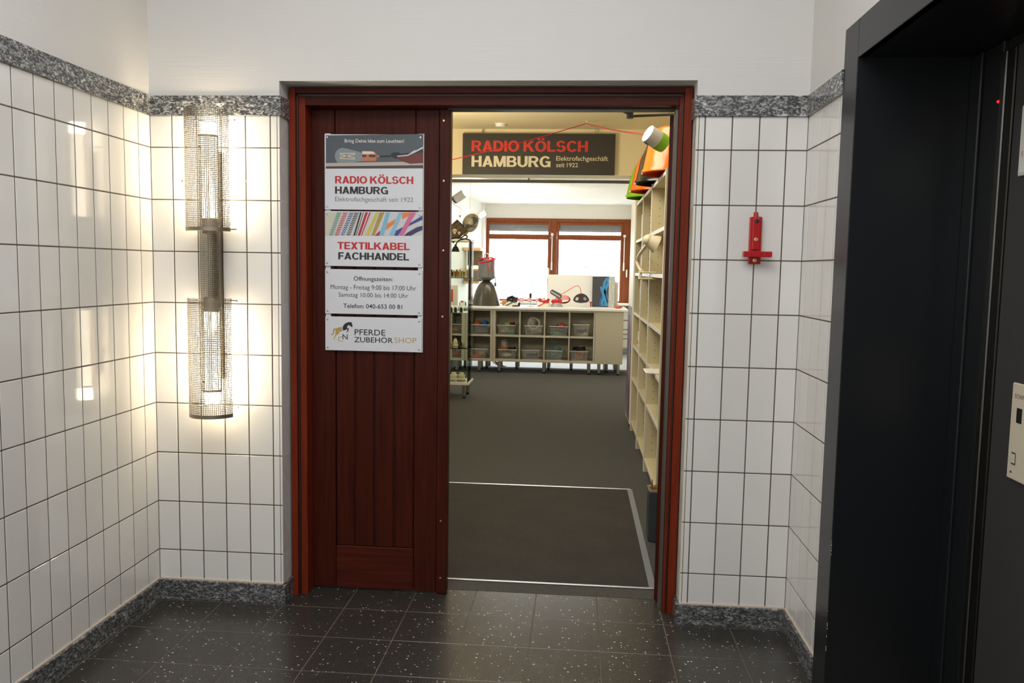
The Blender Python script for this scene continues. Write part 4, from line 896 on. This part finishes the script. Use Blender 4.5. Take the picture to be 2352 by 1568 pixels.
o = MB().tube(pts, .0095, 7).tube([c+Vector((.03, -.108, .60)), c+Vector((.035, -.121, .54)), c+Vector((.05, -.124, .47)), c+Vector((.075, -.118, .45)), c+Vector((.10, -.10, .47)), c+Vector((.105, -.07, .58))], .0045, 6).build('fabric_cable', 'red_cable', fl, smooth=True)
b = MB().tube([c+Vector((.108, -.03, .58)), c+Vector((.125, -.04, .5)), c+Vector((.128, -.05, .40)), c+Vector((.127, -.06, .3))], .003, 6); b.cyl(c+Vector((.127, -.06, .262)), c+Vector((.127, -.06, .305)), .012, 10); b.ball(c+Vector((-.075, -.03, .625)), .03, 8, (1.3, 1, .7)); b.build('black_plug', 'black', fl)
# white cone shade with black cable
def cone_lamp(X, Y, r, hh, label, shade_m, cable_m, lean=0, ring=True):
    t = thing('pendant_lamp', label, 'lamp', (X, Y, ZT), 'small pendant lamps on the counter'); c = Vector((X, Y, ZT))
    MB().lathe([(r, 0), (r+.001, .004), (r*.52, hh*.8), (r*.36, hh), (r*.34, hh-.004), (r*.95, .004)], c, n=28, cap=False).build('shade', shade_m, t, smooth=True)
    rr = random.Random(int(X*100)); b = MB(); pts = []
    for i in range(44): a = i*2*pi/12; pts.append(c+Vector((cos(a)*r*(.62+.12*sin(i*1.9)), sin(a)*r*(.62+.12*cos(i*1.3)), hh*.62+.004*i/4+.012*sin(i*1.1))))
    b.tube(pts, .0075, 6); b.tube([c+Vector((r*.2, -r*.7, hh*.8)), c+Vector((r*.0, -r*.95, hh*.5)), c+Vector((-r*.7, -r*.95, .008))], .006, 6); b.build('cable', cable_m, t, smooth=True)
    MB().lathe([(.02, hh-.006), (.022, hh+.02), (.012, hh+.034), (.004, hh+.036)], c, n=14).build('socket_cap', shade_m if ring else 'black', t, smooth=True)
    MB().tube([c+Vector((.018*cos(a), 0, hh+.052+.02*sin(a))) for a in [i*pi/8 for i in range(16)]], .002, 5, True).build('hanging_loop', 'steel', t)
    return t
t = cone_lamp(.790, CYm, .108, .095, 'white cone pendant lamp with a pile of black cable beside the big factory lamp', 'porcelain', 'black', 0, False)
b = MB(); c = Vector((.79, CYm-.02, ZT+.115)); rr = random.Random(9)
pts = [c+Vector((.06*cos(i*2.4)+rr.uniform(-.02, .02), .03*sin(i*2.1), .032*sin(i*1.3)-abs(.03*cos(i*2.4)))) for i in range(40)]
b.tube(pts, .007, 6); b.build('cable_pile', 'black', t)
b = MB().lathe([(.05, 0), (.055, .01), (.04, .016)], (.85, CYm-.12, ZT), n=18); b.ball((.893, CYm-.12, ZT+.03), .02, 7, (.9, .8, 1.4)); b.build('plug_and_switch', 'black', t)
cone_lamp(1.215, CYm, .105, .092, 'white cone pendant lamp wound with red cable on the counter', 'porcelain', 'red_cable')
t = thing('pendant_lamp', 'grey funnel pendant lamp with a thick ring of red cable beside the white poster lamp', 'lamp', (1.35, CYm+.03, ZT), 'small pendant lamps on the counter')
c = Vector((1.385, CYm+.05, ZT)); MB().lathe([(.088, 0), (.088, .004), (.045, .075), (.03, .088), (.028, .084), (.084, .004)], c, n=28, cap=False).build('shade', col('grey_shade', (.36, .35, .34), .4), t, smooth=True)
MB().tube([c+Vector((.062*cos(i*2*pi/12)*(1+.08*sin(i*2.2)), .055*sin(i*2*pi/12), .062+.010*(i//12)+.006*sin(i*1.4))) for i in range(40)], .0095, 6).tube([c+Vector((-.02, -.04, .09)), c+Vector((0, -.05, .125)), c+Vector((.03, -.04, .10)), c+Vector((.06, -.05, .06))], .007, 6).build('cable', 'red_cable', t, smooth=True)
MB().lathe([(.018, .084), (.02, .105), (.008, .118)], c, n=14).build('socket_cap', 'porcelain', t, smooth=True)
t = thing('lamp_stand', 'thin small lamp stand with a black socket alone in the middle of the counter', 'lamp', (1.034, CYm, ZT)); c = Vector((1.034, CYm, ZT))
MB().lathe([(.062, 0), (.062, .006), (.05, .009), (.006, .010)], c, n=24).build('base', col('stand_base', (.30, .20, .13), .4), t, smooth=True)
MB().cyl(c+Vector((0, 0, .0095)), c+Vector((0, 0, .108)), .0035, 8).build('stem', 'steel', t)
MB().lathe([(.006, .107), (.0135, .115), (.0155, .13), (.0155, .172), (.012, .174)], c, n=16).build('socket', 'black', t, smooth=True)
t = thing('orange_box', 'small orange carton on the counter behind the black cable pile', 'box', (.66, 7.95, ZT))
bx(.634, .700, 7.92, 8.0, ZT, ZT+.062).build('carton', col('carton_orange', (.72, .26, .03), .5), t, bev=.002); bx(.634, .646, 7.917, 7.9195, ZT+.002, ZT+.06).build('yellow_stripe', col('carton_yellow', (.8, .6, .05), .5), t)
# printed boards leaning at the back
YP = 8.06
def ribbon(pts, wd, m, par, name, Y, rel):
    V = [Vector(at(u, v, 'Y', Y)) for u, v in pts]; k = len(V); b = MB(); Lf, Rt = [], []
    for i in range(k):
        d = (V[min(i+1, k-1)]-V[max(i-1, 0)]).normalized(); n = Vector((-d.z, 0, d.x)); ww = wd[i] if isinstance(wd, list) else wd
        for lst, s in ((Lf, 1), (Rt, -1)): q = V[i]+n*ww*s; q.y = Y-rel; lst.append(q)
    for i in range(k-1): b.add([Lf[i], Lf[i+1], Rt[i+1], Rt[i]], [(0, 1, 2, 3)])
    return b.build(name, m, par)
def smooth(pts, n=6):
    out = []
    for i in range(len(pts)-1):
        p0, p1, p2, p3 = [Vector(pts[max(0, min(len(pts)-1, j))]) for j in (i-1, i, i+1, i+2)]
        for k in range(n):
            t = k/n; out.append(.5*((2*p1)+(p2-p0)*t+(2*p0-5*p1+4*p2-p3)*t*t+(3*p1-p0-3*p2+p3)*t**3))
    return [tuple(q) for q in out]+[pts[-1]]
s5 = lambda pts: [(1240+a/10.69, 600+c/10.69) for a, c in pts]
a = at(1258, 632, 'Y', YP); c = at(1359.5, 702, 'Y', YP)
p1 = tag(bx(a.x, c.x, YP, YP+.015, ZT, at(1308, 631, 'Y', YP).z).build('poster_board', col('board_white', (.80, .79, .74), .3), None), 'white poster board with a picture of a dark dome lamp and red cable', 'poster')
poly(s5([(815, 960), (835, 890), (890, 830), (960, 795), (1020, 785), (1090, 800), (1150, 840), (1195, 900), (1212, 970), (1150, 1010), (1010, 1025), (880, 1005)]), col('print_dome', (.045, .035, .03), .2), p1, 'picture_dome', YP, .0006)
poly(s5([(870, 930), (895, 885), (945, 880), (950, 930), (915, 965), (880, 960)]), col('print_glint', (.55, .53, .52), .3), p1, 'picture_glint', YP, .001)
poly(s5([(1060, 900), (1110, 870), (1150, 920), (1130, 960), (1080, 950)]), col('print_glint2', (.28, .26, .25), .3), p1, 'picture_glint', YP, .001)
poly(s5([(245, 760), (270, 710), (310, 690), (520, 800), (545, 850), (510, 920), (470, 920), (270, 800)]), col('print_chrome', (.10, .105, .11), .2), p1, 'picture_chrome_tube', YP, .0006)
poly(s5([(262, 745), (290, 735), (500, 860), (490, 885)]), 'print_glint', p1, 'picture_glint', YP, .001)
pr_ = col('print_red_cable', (.75, .07, .065), .4)
ribbon(smooth(s5([(530, 810), (700, 710), (860, 615), (930, 602), (975, 640), (1005, 720), (1015, 785)])), .0045, pr_, p1, 'picture_cable', YP, .0005)
for k in range(5): ribbon([(1240+(590+155*cos(t+.1*k)-k*6)/10.69, 600+(935+(95-k*14)*sin(t)+k*10)/10.69) for t in [i*2*pi/24 for i in range(25)]], .0038, pr_, p1, 'picture_coil', YP, .0004)
YQ = 8.0
a = at(1361.3, 634, 'Y', YQ); c = at(1413, 634, 'Y', YQ); cz = at(1387, 634.5, 'Y', YQ).z
p2 = tag(bx(a.x, c.x, YQ, YQ+.015, ZT, cz).build('poster_board', col('board_grey', (.055, .056, .062), .4), None), 'dark grey poster board with a picture of a knotted blue cable', 'poster')
sx = at(1398.5, 650, 'Y', YQ).x
bx(sx, c.x-.001, YQ-.0022, YQ-.0004, ZT+.001, cz-.001).build('picture_concrete', (lambda m: (L(m, ramp(m, noise(m, coords(m), 40, 4), [(.3, (.42, .41, .39)), (.7, (.62, .61, .58))]), P(m).inputs['Base Color']), m)[1])(mat('print_concrete', (.5, .5, .5), .6)), p2)
bl = col('print_blue_cable', (.045, .28, .58), .4); bl2 = col('print_blue_shadow', (.02, .12, .34), .4)
for pts, wd, m_, rl_ in (([(1600, 1090), (1640, 900), (1580, 700), (1580, 560), (1620, 460), (1670, 430), (1680, 520), (1620, 680), (1590, 800), (1640, 1000), (1650, 1095)], .016, bl, .0006), ([(1490, 1095), (1500, 960), (1560, 840), (1600, 700), (1650, 560)], .017, bl2, .0004), ([(1500, 620), (1540, 760), (1590, 900), (1610, 1000), (1610, 1095)], .017, bl, .0009), ([(1540, 1095), (1530, 1000), (1570, 900)], .013, bl, .0007)):
    ribbon(smooth(s5(pts)), wd, m_, p2, 'picture_cable', YQ, rl_)
a = at(1413.5, 648, 'Y', 8.1); c = at(1420.5, 648, 'Y', 8.1)
tag(bx(a.x-.1, c.x, 8.1, 8.11, ZT, a.z).build('white_board', 'ink_white', None), 'plain white board standing behind the dark grey poster', 'board')
q = at(1357, 693, 'Y', 7.98); t = thing('red_clip', 'tiny red clip between the two poster boards', 'clip', (q.x, 7.98, ZT))
b = bx(q.x-.008, q.x+.008, 7.97, 7.99, ZT+.002, ZT+.05); b.box(q.x-.014, q.x+.016, 7.968, 7.992, ZT+.05, ZT+.068); b.build('jaw', 'red', t, bev=.002); bx(q.x-.006, q.x+.006, 7.965, 7.9675, ZT+.004, ZT+.02).build('spring', 'black', t)
t = thing('red_tool', 'flat red device with a white end at the right end of the counter', 'device', (2.23, 7.7, ZT))
MB().ball((2.205, 7.7, ZT+.013), .06, 8, (1.05, .6, .22)).build('body', col('bright_red', (.85, .05, .02), .3), t, smooth=True); bx(2.255, 2.295, 7.68, 7.72, ZT, ZT+.02).build('white_end', 'white_plastic', t, bev=.003)
for k, (ua, ub) in enumerate(((1192, 1204), (1211, 1222), (1230, 1236))):
    a = at(ua, 692, 'Y', 10.1); c = at(ub, 692, 'Y', 10.1)
    t = thing('cable_pack', '%s salmon red cable pack on the windowsill' % ('leftmost', 'middle', 'rightmost small')[k], 'pack', ((a.x+c.x)/2, 10.1, .8325), 'cable packs on the windowsill')
    b = bx(a.x, c.x, 10.06, 10.14, .8325, .8325+.055); b.build('carton', col('salmon', (.72, .22, .13), .5), t, bev=.006); bx(a.x+.01, c.x-.01, 10.0585, 10.0595, .85, .865).build('paper_band', 'ink_white', t)
t = thing('pink_pack', 'bright pink pack on the windowsill beside the salmon packs', 'pack', (0, 0, 0), 'cable packs on the windowsill'); a = at(1187, 690, 'Y', 10.1)
bx(a.x-.02, a.x+.025, 10.06, 10.14, .8325, .90).build('carton', col('hot_pink', (.85, .12, .5), .5), t, bev=.004)
t = thing('white_carton', 'tall white carton with a red stripe on the counter behind the glass showcase', 'box', (.09, 7.6, ZT))
q = at(1051.5, 655, 'Y', 7.6); bx(.0, q.x, 7.6, 7.66, ZT, q.z).build('carton', col('carton_cream', (.66, .60, .47), .5), t, bev=.002)
a = at(1037, 664, 'Y', 7.6); c = at(1040, 693, 'Y', 7.6); bx(a.x-.004, c.x+.002, 7.5975, 7.5995, c.z, a.z).build('red_stripe', 'ink_red2', t)
t = thing('meter_box', 'small white device with a red display on the counter behind the glass showcase', 'device', (.18, 7.5, ZT))
a = at(1056.5, 692, 'Y', 7.5); c = at(1068, 692, 'Y', 7.5); bx(a.x, c.x, 7.5, 7.58, ZT, a.z+.012).build('casing', 'white_plastic', t, bev=.003); bx(a.x+.015, a.x+.045, 7.4975, 7.4995, a.z-.012, a.z+.006).build('display', 'ink_red', t)
bx(a.x-.008, a.x-.0005, 7.505, 7.575, ZT, a.z-.01).build('foot', 'black', t); bx(c.x+.0005, c.x+.008, 7.505, 7.575, ZT, a.z-.01).build('foot', 'black', t)
# ------------------------------------------------------------------ glass showcase
gs = thing('glass_showcase', 'tall narrow glass showcase on steel legs just behind the brown door leaf', 'showcase', (.33, 5.38, 0))
GX0, GX1, GY0, GY1 = .115, .543, 5.205, 5.57
bx(GX0-.01, GX1+.012, GY0-.008, GY1+.008, .142, .166).build('base', 'cream_edge', gs, bev=.002); bx(GX0-.004, GX1+.006, GY0-.005, GY1+.005, 1.632, 1.660).build('top', 'cream_edge', gs, bev=.002)
for X, Y in ((.505, 5.235), (.505, 5.52), (.15, 5.235), (.15, 5.52)):
    o = MB().cyl((X, Y, .02), (X, Y, .1415), .021, 14).build('leg', 'steel', gs, smooth=True); MB().cyl((X, Y, .0005), (X, Y, .0195), .015, 12).build('foot', 'black', o)
for q in ((GX0, GX0+.005, GY0, GY1), (GX1-.005, GX1, GY0, GY1), (GX0+.006, GX1-.006, GY1-.005, GY1), (GX0+.006, GX1-.006, GY0, GY0+.005)): bx(q[0], q[1], q[2], q[3], .1665, 1.6315).build('glass_panel', 'glass', gs)
for X, Y in ((GX1-.0015, GY0-.001), (GX1-.0015, GY1-.002), (GX0, GY0-.001)): bx(X, X+.0018, Y, Y+.002, .1665, 1.6315).build('glass_edge', col('dark_glass_edge', (.26, .34, .31), .15), gs)
SHZ = [at(1060, v, 'Y', 5.3).z for v in (638, 717, 798)]
for z in SHZ:
    o = bx(GX0+.008, GX1-.008, GY0+.01, GY1-.01, z-.006, z).build('glass_shelf', 'glass', gs); bx(GX0+.008, GX1-.008, GY0+.0085, GY0+.0098, z-.006, z).build('shelf_edge', 'glass_edge', o)
    for X in (GX0+.006, GX1-.011): bx(X, X+.006, GY0+.1, GY0+.12, z-.016, z-.0065).build('shelf_clip', 'steel', gs)
def socket_item(u, z, hgt, r, m, label, kind='socket', nm='lamp_holder'):
    X = at(u, 700, 'Y', 5.3).x; c = Vector((X, 5.3, z+.0005)); t = thing(nm, label, 'lamp holder', tuple(c), 'lamp holders in the glass showcase')
    if kind == 'arch':
        pts = [(X-r, z), (X+r, z), (X+r, z+hgt-r)]+[(X+r*cos(a), z+hgt-r+r*sin(a)) for a in [i*pi/8 for i in range(1, 8)]]+[(X-r, z+hgt-r)]
        MB().prism([(x, 5.28, zz_+.0005) for x, zz_ in pts], (0, .04, 0)).build('rim', 'porcelain', t); s = .72
        MB().prism([(X+(x-X)*s, 5.2785, z+.0008+(zz_-z)*.86) for x, zz_ in pts], (0, .001, 0)).build('face', 'black', t)
    else:
        MB().lathe([(r, 0), (r, hgt*.35), (r*.8, hgt*.4), (r*.85, hgt*.75), (r*.55, hgt*.8), (r*.5, hgt)], c, n=16).build('body', m, t, smooth=True)
        MB().lathe([(r*1.06, hgt*.1), (r*1.06, hgt*.2)], c, n=16).build('ring', 'steel', t)
# top shelf .. bottom
for u, hg, r, m_, lb in ((1036.5, .085, .018, 'black', 'black lamp holder at the left of the top glass shelf'), (1042, .08, .02, 'brass', 'pale brass lamp holder beside the black one on the top glass shelf'), (1048.5, .085, .026, col('amber', (.28, .12, .03), .3), 'amber brown lamp holder on the top glass shelf'), (1055.5, .09, .02, 'ink_gold', 'gold lamp holder in the middle of the top glass shelf'), (1061.5, .085, .018, 'steel', 'steel lamp holder on the top glass shelf'), (1067.5, .08, .018, 'brass', 'brass lamp holder at the right of the top glass shelf')):
    socket_item(u, SHZ[0], hg, r, m_, lb)
for u, lb in ((1037, 'black arched lamp holder at the left of the middle glass shelf'), (1047, 'black arched lamp holder in the middle of the middle glass shelf'), (1060, 'black arched lamp holder at the right of the middle glass shelf')): socket_item(u, SHZ[1], .058, .02, None, lb, 'arch')
for u, hg, r, m_, lb in ((1036.5, .06, .024, 'brass', 'brass lamp holder at the left of the low glass shelf'), (1047, .092, .028, 'smoke', 'tall ivory lamp holder on the low glass shelf'), (1060, .065, .013, 'black', 'slim black lamp holder on the low glass shelf'), (1066, .055, .012, 'brass', 'small brass lamp holder at the right of the low glass shelf')): socket_item(u, SHZ[2], hg, r, m_, lb)
for u, hg, r, m_, lb in ((1033.5, .09, .018, 'ink_gold', 'gold lamp holder on the showcase floor'), (1044, .095, .05, 'porcelain', 'broad white porcelain lamp holder on the showcase floor'), (1062, .095, .045, 'smoke', 'ivory porcelain lamp holder at the right of the showcase floor')): socket_item(u, .166, hg, r, m_, lb)
# skull lampshade, oval shade, cable on top of the showcase
ZS = 1.6605
t = thing('skull_lampshade', 'tilted brown fabric lampshade printed with pale skulls on top of the showcase', 'lampshade', (.36, 5.3, ZS))
c0 = at(1030, 545, 'Y', 5.32); c1 = at(1062, 517, 'Y', 5.32); d = (c1-c0).normalized(); Lh = (c1-c0).length
MB().lathe([(.078, 0), (.08, .004), (.08, Lh), (.076, Lh), (.076, .004)], c0, d, 28, cap=False).build('fabric_drum', (lambda m: (L(m, ramp(m, noise(m, coords(m), 22, 3), [(.35, (.05, .028, .018)), (.5, (.16, .10, .06)), (.65, (.07, .06, .03))]), P(m).inputs['Base Color']), m)[1])(mat('patterned_fabric', (.1, .07, .05), .8)), t, smooth=True)
sk = col('skull_print', (.62, .55, .42), .7); YK = c0.y-.084
s6 = lambda pts: [(1025+a_/9.8, 400+b_/9.8) for a_, b_ in pts]
def skull(cx, cy, s):
    el = lambda x, y, rx, ry, n=14: [(cx+(x+rx*cos(i*2*pi/n))*s, cy+(y+ry*sin(i*2*pi/n))*s) for i in range(n)]
    poly(s6(el(0, 0, 50, 46)+[]), sk, t, 'skull_print', YK, 0); poly(s6([(cx-26*s, cy+36*s), (cx+26*s, cy+36*s), (cx+21*s, cy+78*s), (cx-21*s, cy+78*s)]), sk, t, 'skull_print', YK, .0004)
    for q in (el(-19, 8, 13, 12), el(19, 8, 13, 12), [(cx-6*s, cy+36*s), (cx, cy+24*s), (cx+6*s, cy+36*s)]): poly(s6(q), 'ink_black', t, 'skull_print', YK, .0008)
    for x in (-11, 0, 11): poly(s6([(cx+(x-1.5)*s, cy+54*s), (cx+(x+1.5)*s, cy+54*s), (cx+(x+1.5)*s, cy+77*s), (cx+(x-1.5)*s, cy+77*s)]), 'ink_black', t, 'skull_print', YK, .0008)
skull(188, 1270, 1.0); skull(292, 1318, .62)
t = thing('oval_lampshade', 'oval pale lampshade with dark painted patches leaning behind the skull lampshade', 'lampshade', (.52, 5.42, ZS)); c = at(1080.5, 512, 'Y', 5.42)
m = mat('painted_shade', (.4, .38, .26), .3); L(m, ramp(m, noise(m, coords(m), 12, 2), [(.40, (.10, .10, .12)), (.46, (.36, .34, .20)), (.6, (.46, .44, .33)), (.7, (.16, .19, .27))]), P(m).inputs['Base Color'])
MB().ball((0, 0, 0), .105, 12, (.78, .7, 1)).xf(Matrix.Translation(c) @ Matrix.Rotation(radians(28), 4, 'Y')).build('shell', m, t, smooth=True)
dd = Matrix.Rotation(radians(28), 3, 'Y') @ Vector((0, 0, -1)); MB().lathe([(.03, .09), (.028, .14), (.02, .145)], c, dd, 14).build('neck', 'brass', t)
t = thing('cord_with_cone', 'black cord looping over the showcase edge with a black cone lamp holder hanging in front', 'cord', (.4, 5.19, ZS))
g5 = lambda u, v, Y=5.19: at(u, v, 'Y', Y)
MB().tube(smooth([tuple(g5(*q)) for q in [(1030, 549), (1045, 546.5), (1058, 546), (1068, 540), (1073, 543), (1070, 548), (1062, 549.5), (1054, 552), (1049, 558), (1047, 562)]]), .0065, 7).tube(smooth([tuple(g5(*q)) for q in [(1058, 548), (1072, 549), (1080, 553), (1084, 559)]]), .006, 7).build('cord', 'black', t, smooth=True)
q = g5(1046.5, 561); MB().lathe([(.01, 0), (.014, -.02), (.026, -.03), (.045, -.075), (.04, -.075)], q, n=18, cap=False).build('cone_holder', 'black', t, smooth=True)
# ------------------------------------------------------------------ spot lamps and globes
t = thing('spot_track', 'white ceiling track of the spot lamps at the left of the rear room', 'lamp track', (.3, 6.6, 1.9))
pa, pb = at(1015, 452, 'Y', 5.9), at(1083, 497, 'Y', 8.2); dv = (pb-pa); sv = Vector((0, 0, .05))
MB().prism([pa, pa+Vector((.03, 0, 0)), pa+Vector((.03, 0, .055)), pa+Vector((0, 0, .055))], dv).build('beam', 'white_plastic', t, bev=.003)
pc_ = pb+Vector((.015, 0, .03)); bx(pc_.x-.02, pc_.x+.17, pc_.y-.02, pc_.y+.02, pc_.z-.02, pc_.z+.02).build('crosspiece', 'cream', t, bev=.003)
for k, (u, v, Y, ax, r, ln, lb) in enumerate(((1056, 451, 6.2, (.85, -.1, .55), .05, .14, 'larger white spot lamp near the brown door leaf'), (1107, 493, 8.15, (.8, -.2, .5), .038, .11, 'smaller white spot lamp near the window corner'))):
    c = at(u, v, 'Y', Y); a = Vector(ax).normalized(); t = thing('spot_lamp', lb, 'lamp', tuple(c), 'white spot lamps in the rear room')
    MB().lathe([(r*.6, -ln*.62), (r, -ln*.4), (r, ln*.45), (r*.94, ln*.45), (r*.94, -ln*.3)], c, a, 22, cap=False).build('housing', 'white_plastic', t, smooth=True)
    MB().lathe([(r*.9, ln*.2), (.001, ln*.2)], c, a, 20, cap=False).build('lens', 'spot_face', t)
    MB().lathe([(r*1.02, -ln*.46), (r*.66, -ln*.66), (.01, -ln*.7)], c, a, 20).build('rear_cap', 'alu_flat', t, smooth=True)
    e = c-a*ln*.3; MB().tube([e, e+Vector((-.04, 0, .03 if k == 0 else -.01))], .008, 6).build('swivel', 'steel', t)
for u, v, Y, r, m_, lb in ((1056.5, 505.5, 6.3, .030, 'globe', 'warm glowing globe bulb above the skull lampshade'), (1079, 537, 6.0, .026, 'globe_g', 'greenish glowing globe bulb below the oval lampshade')):
    c = at(u, v, 'Y', Y); t = thing('globe_bulb', lb, 'light bulb', tuple(c), 'glowing globe bulbs in the rear room'); MB().ball(c, r, 10).build('glass_globe', m_, t, smooth=True)
    MB().cyl(c+Vector((0, 0, r*.95)), c+Vector((0, 0, r*.95+.03)), .012, 12).build('base', 'brass', t); MB().tube([c+Vector((0, 0, r+.028)), c+Vector((.0, 0, ZC2-c.z))], .002, 5).build('cord', 'white_plastic', t)
# ------------------------------------------------------------------ hanging display cabinet
YH = 8.35
a = at(1050, 569, 'Y', YH); c = at(1101, 569, 'Y', YH); zt = at(1075, 568, 'Y', YH).z; zb = at(1080, 651, 'Y', YH).z; x0, x1 = lx(YH)+.03, c.x
t = thing('display_cabinet', 'wooden topped glass display cabinet hung on the left wall behind the showcase', 'cabinet', ((x0+x1)/2, YH, zb))
ow = col('light_oak', (.55, .36, .18), .5)
bx(x0-.01, x1+.02, YH-.015, YH+.4, zt-.045, zt).build('cornice', ow, t, bev=.005); bx(x0, x1, YH, YH+.4, zb, zb+.03).build('base', ow, t, bev=.003)
zs = at(1080, 619, 'Y', YH).z
bx(x0, x1, YH+.005, YH+.4, zs-.012, zs).build('shelf', ow, t); bx(x0, x1, YH+.37, YH+.4, zb+.03, zt-.045).build('back_panel', col('olive_panel', (.16, .145, .09), .6), t)
bx(x0, x1, YH+.002, YH+.012, zb+.03, zs-.014).build('lower_door', 'olive_panel', t, bev=.002)
bx(x0, x1, YH+.001, YH+.005, zs+.001, zt-.046).build('glass_front', 'glass', t)
for k in range(6):
    X = x0+.05+k*(x1-x0-.07)/6; b_ = thing('bulb', 'white glowing bulb in the hanging display cabinet, %s from the left wall' % ('first', 'second', 'third', 'fourth', 'fifth', 'sixth')[k], 'light bulb', (X, YH+.1, zs), 'bulbs in the hanging display cabinet')
    MB().ball((X, YH+.1, zs+.034), .028, 8).build('glass_globe', emis('bulb_glow', (1, .8, .5), 1.6) if k == 0 else bpy.data.materials['bulb_glow'], b_, smooth=True); MB().cyl((X, YH+.1, zs+.0005), (X, YH+.1, zs+.012), .013, 10).build('base', 'brass', b_)
spot('shop_wall_spot', tuple(at(1056, 451, 'Y', 6.2)+Vector((.1, 0, .05))), (.0, 9.0, 2.2), 14, 100, (1, .88, .68))
spot('shop_corner_spot', tuple(at(1107, 493, 'Y', 8.15)+Vector((.05, -.02, .06))), (.3, 8.6, 2.41), 5, 120, (1, .9, .72))
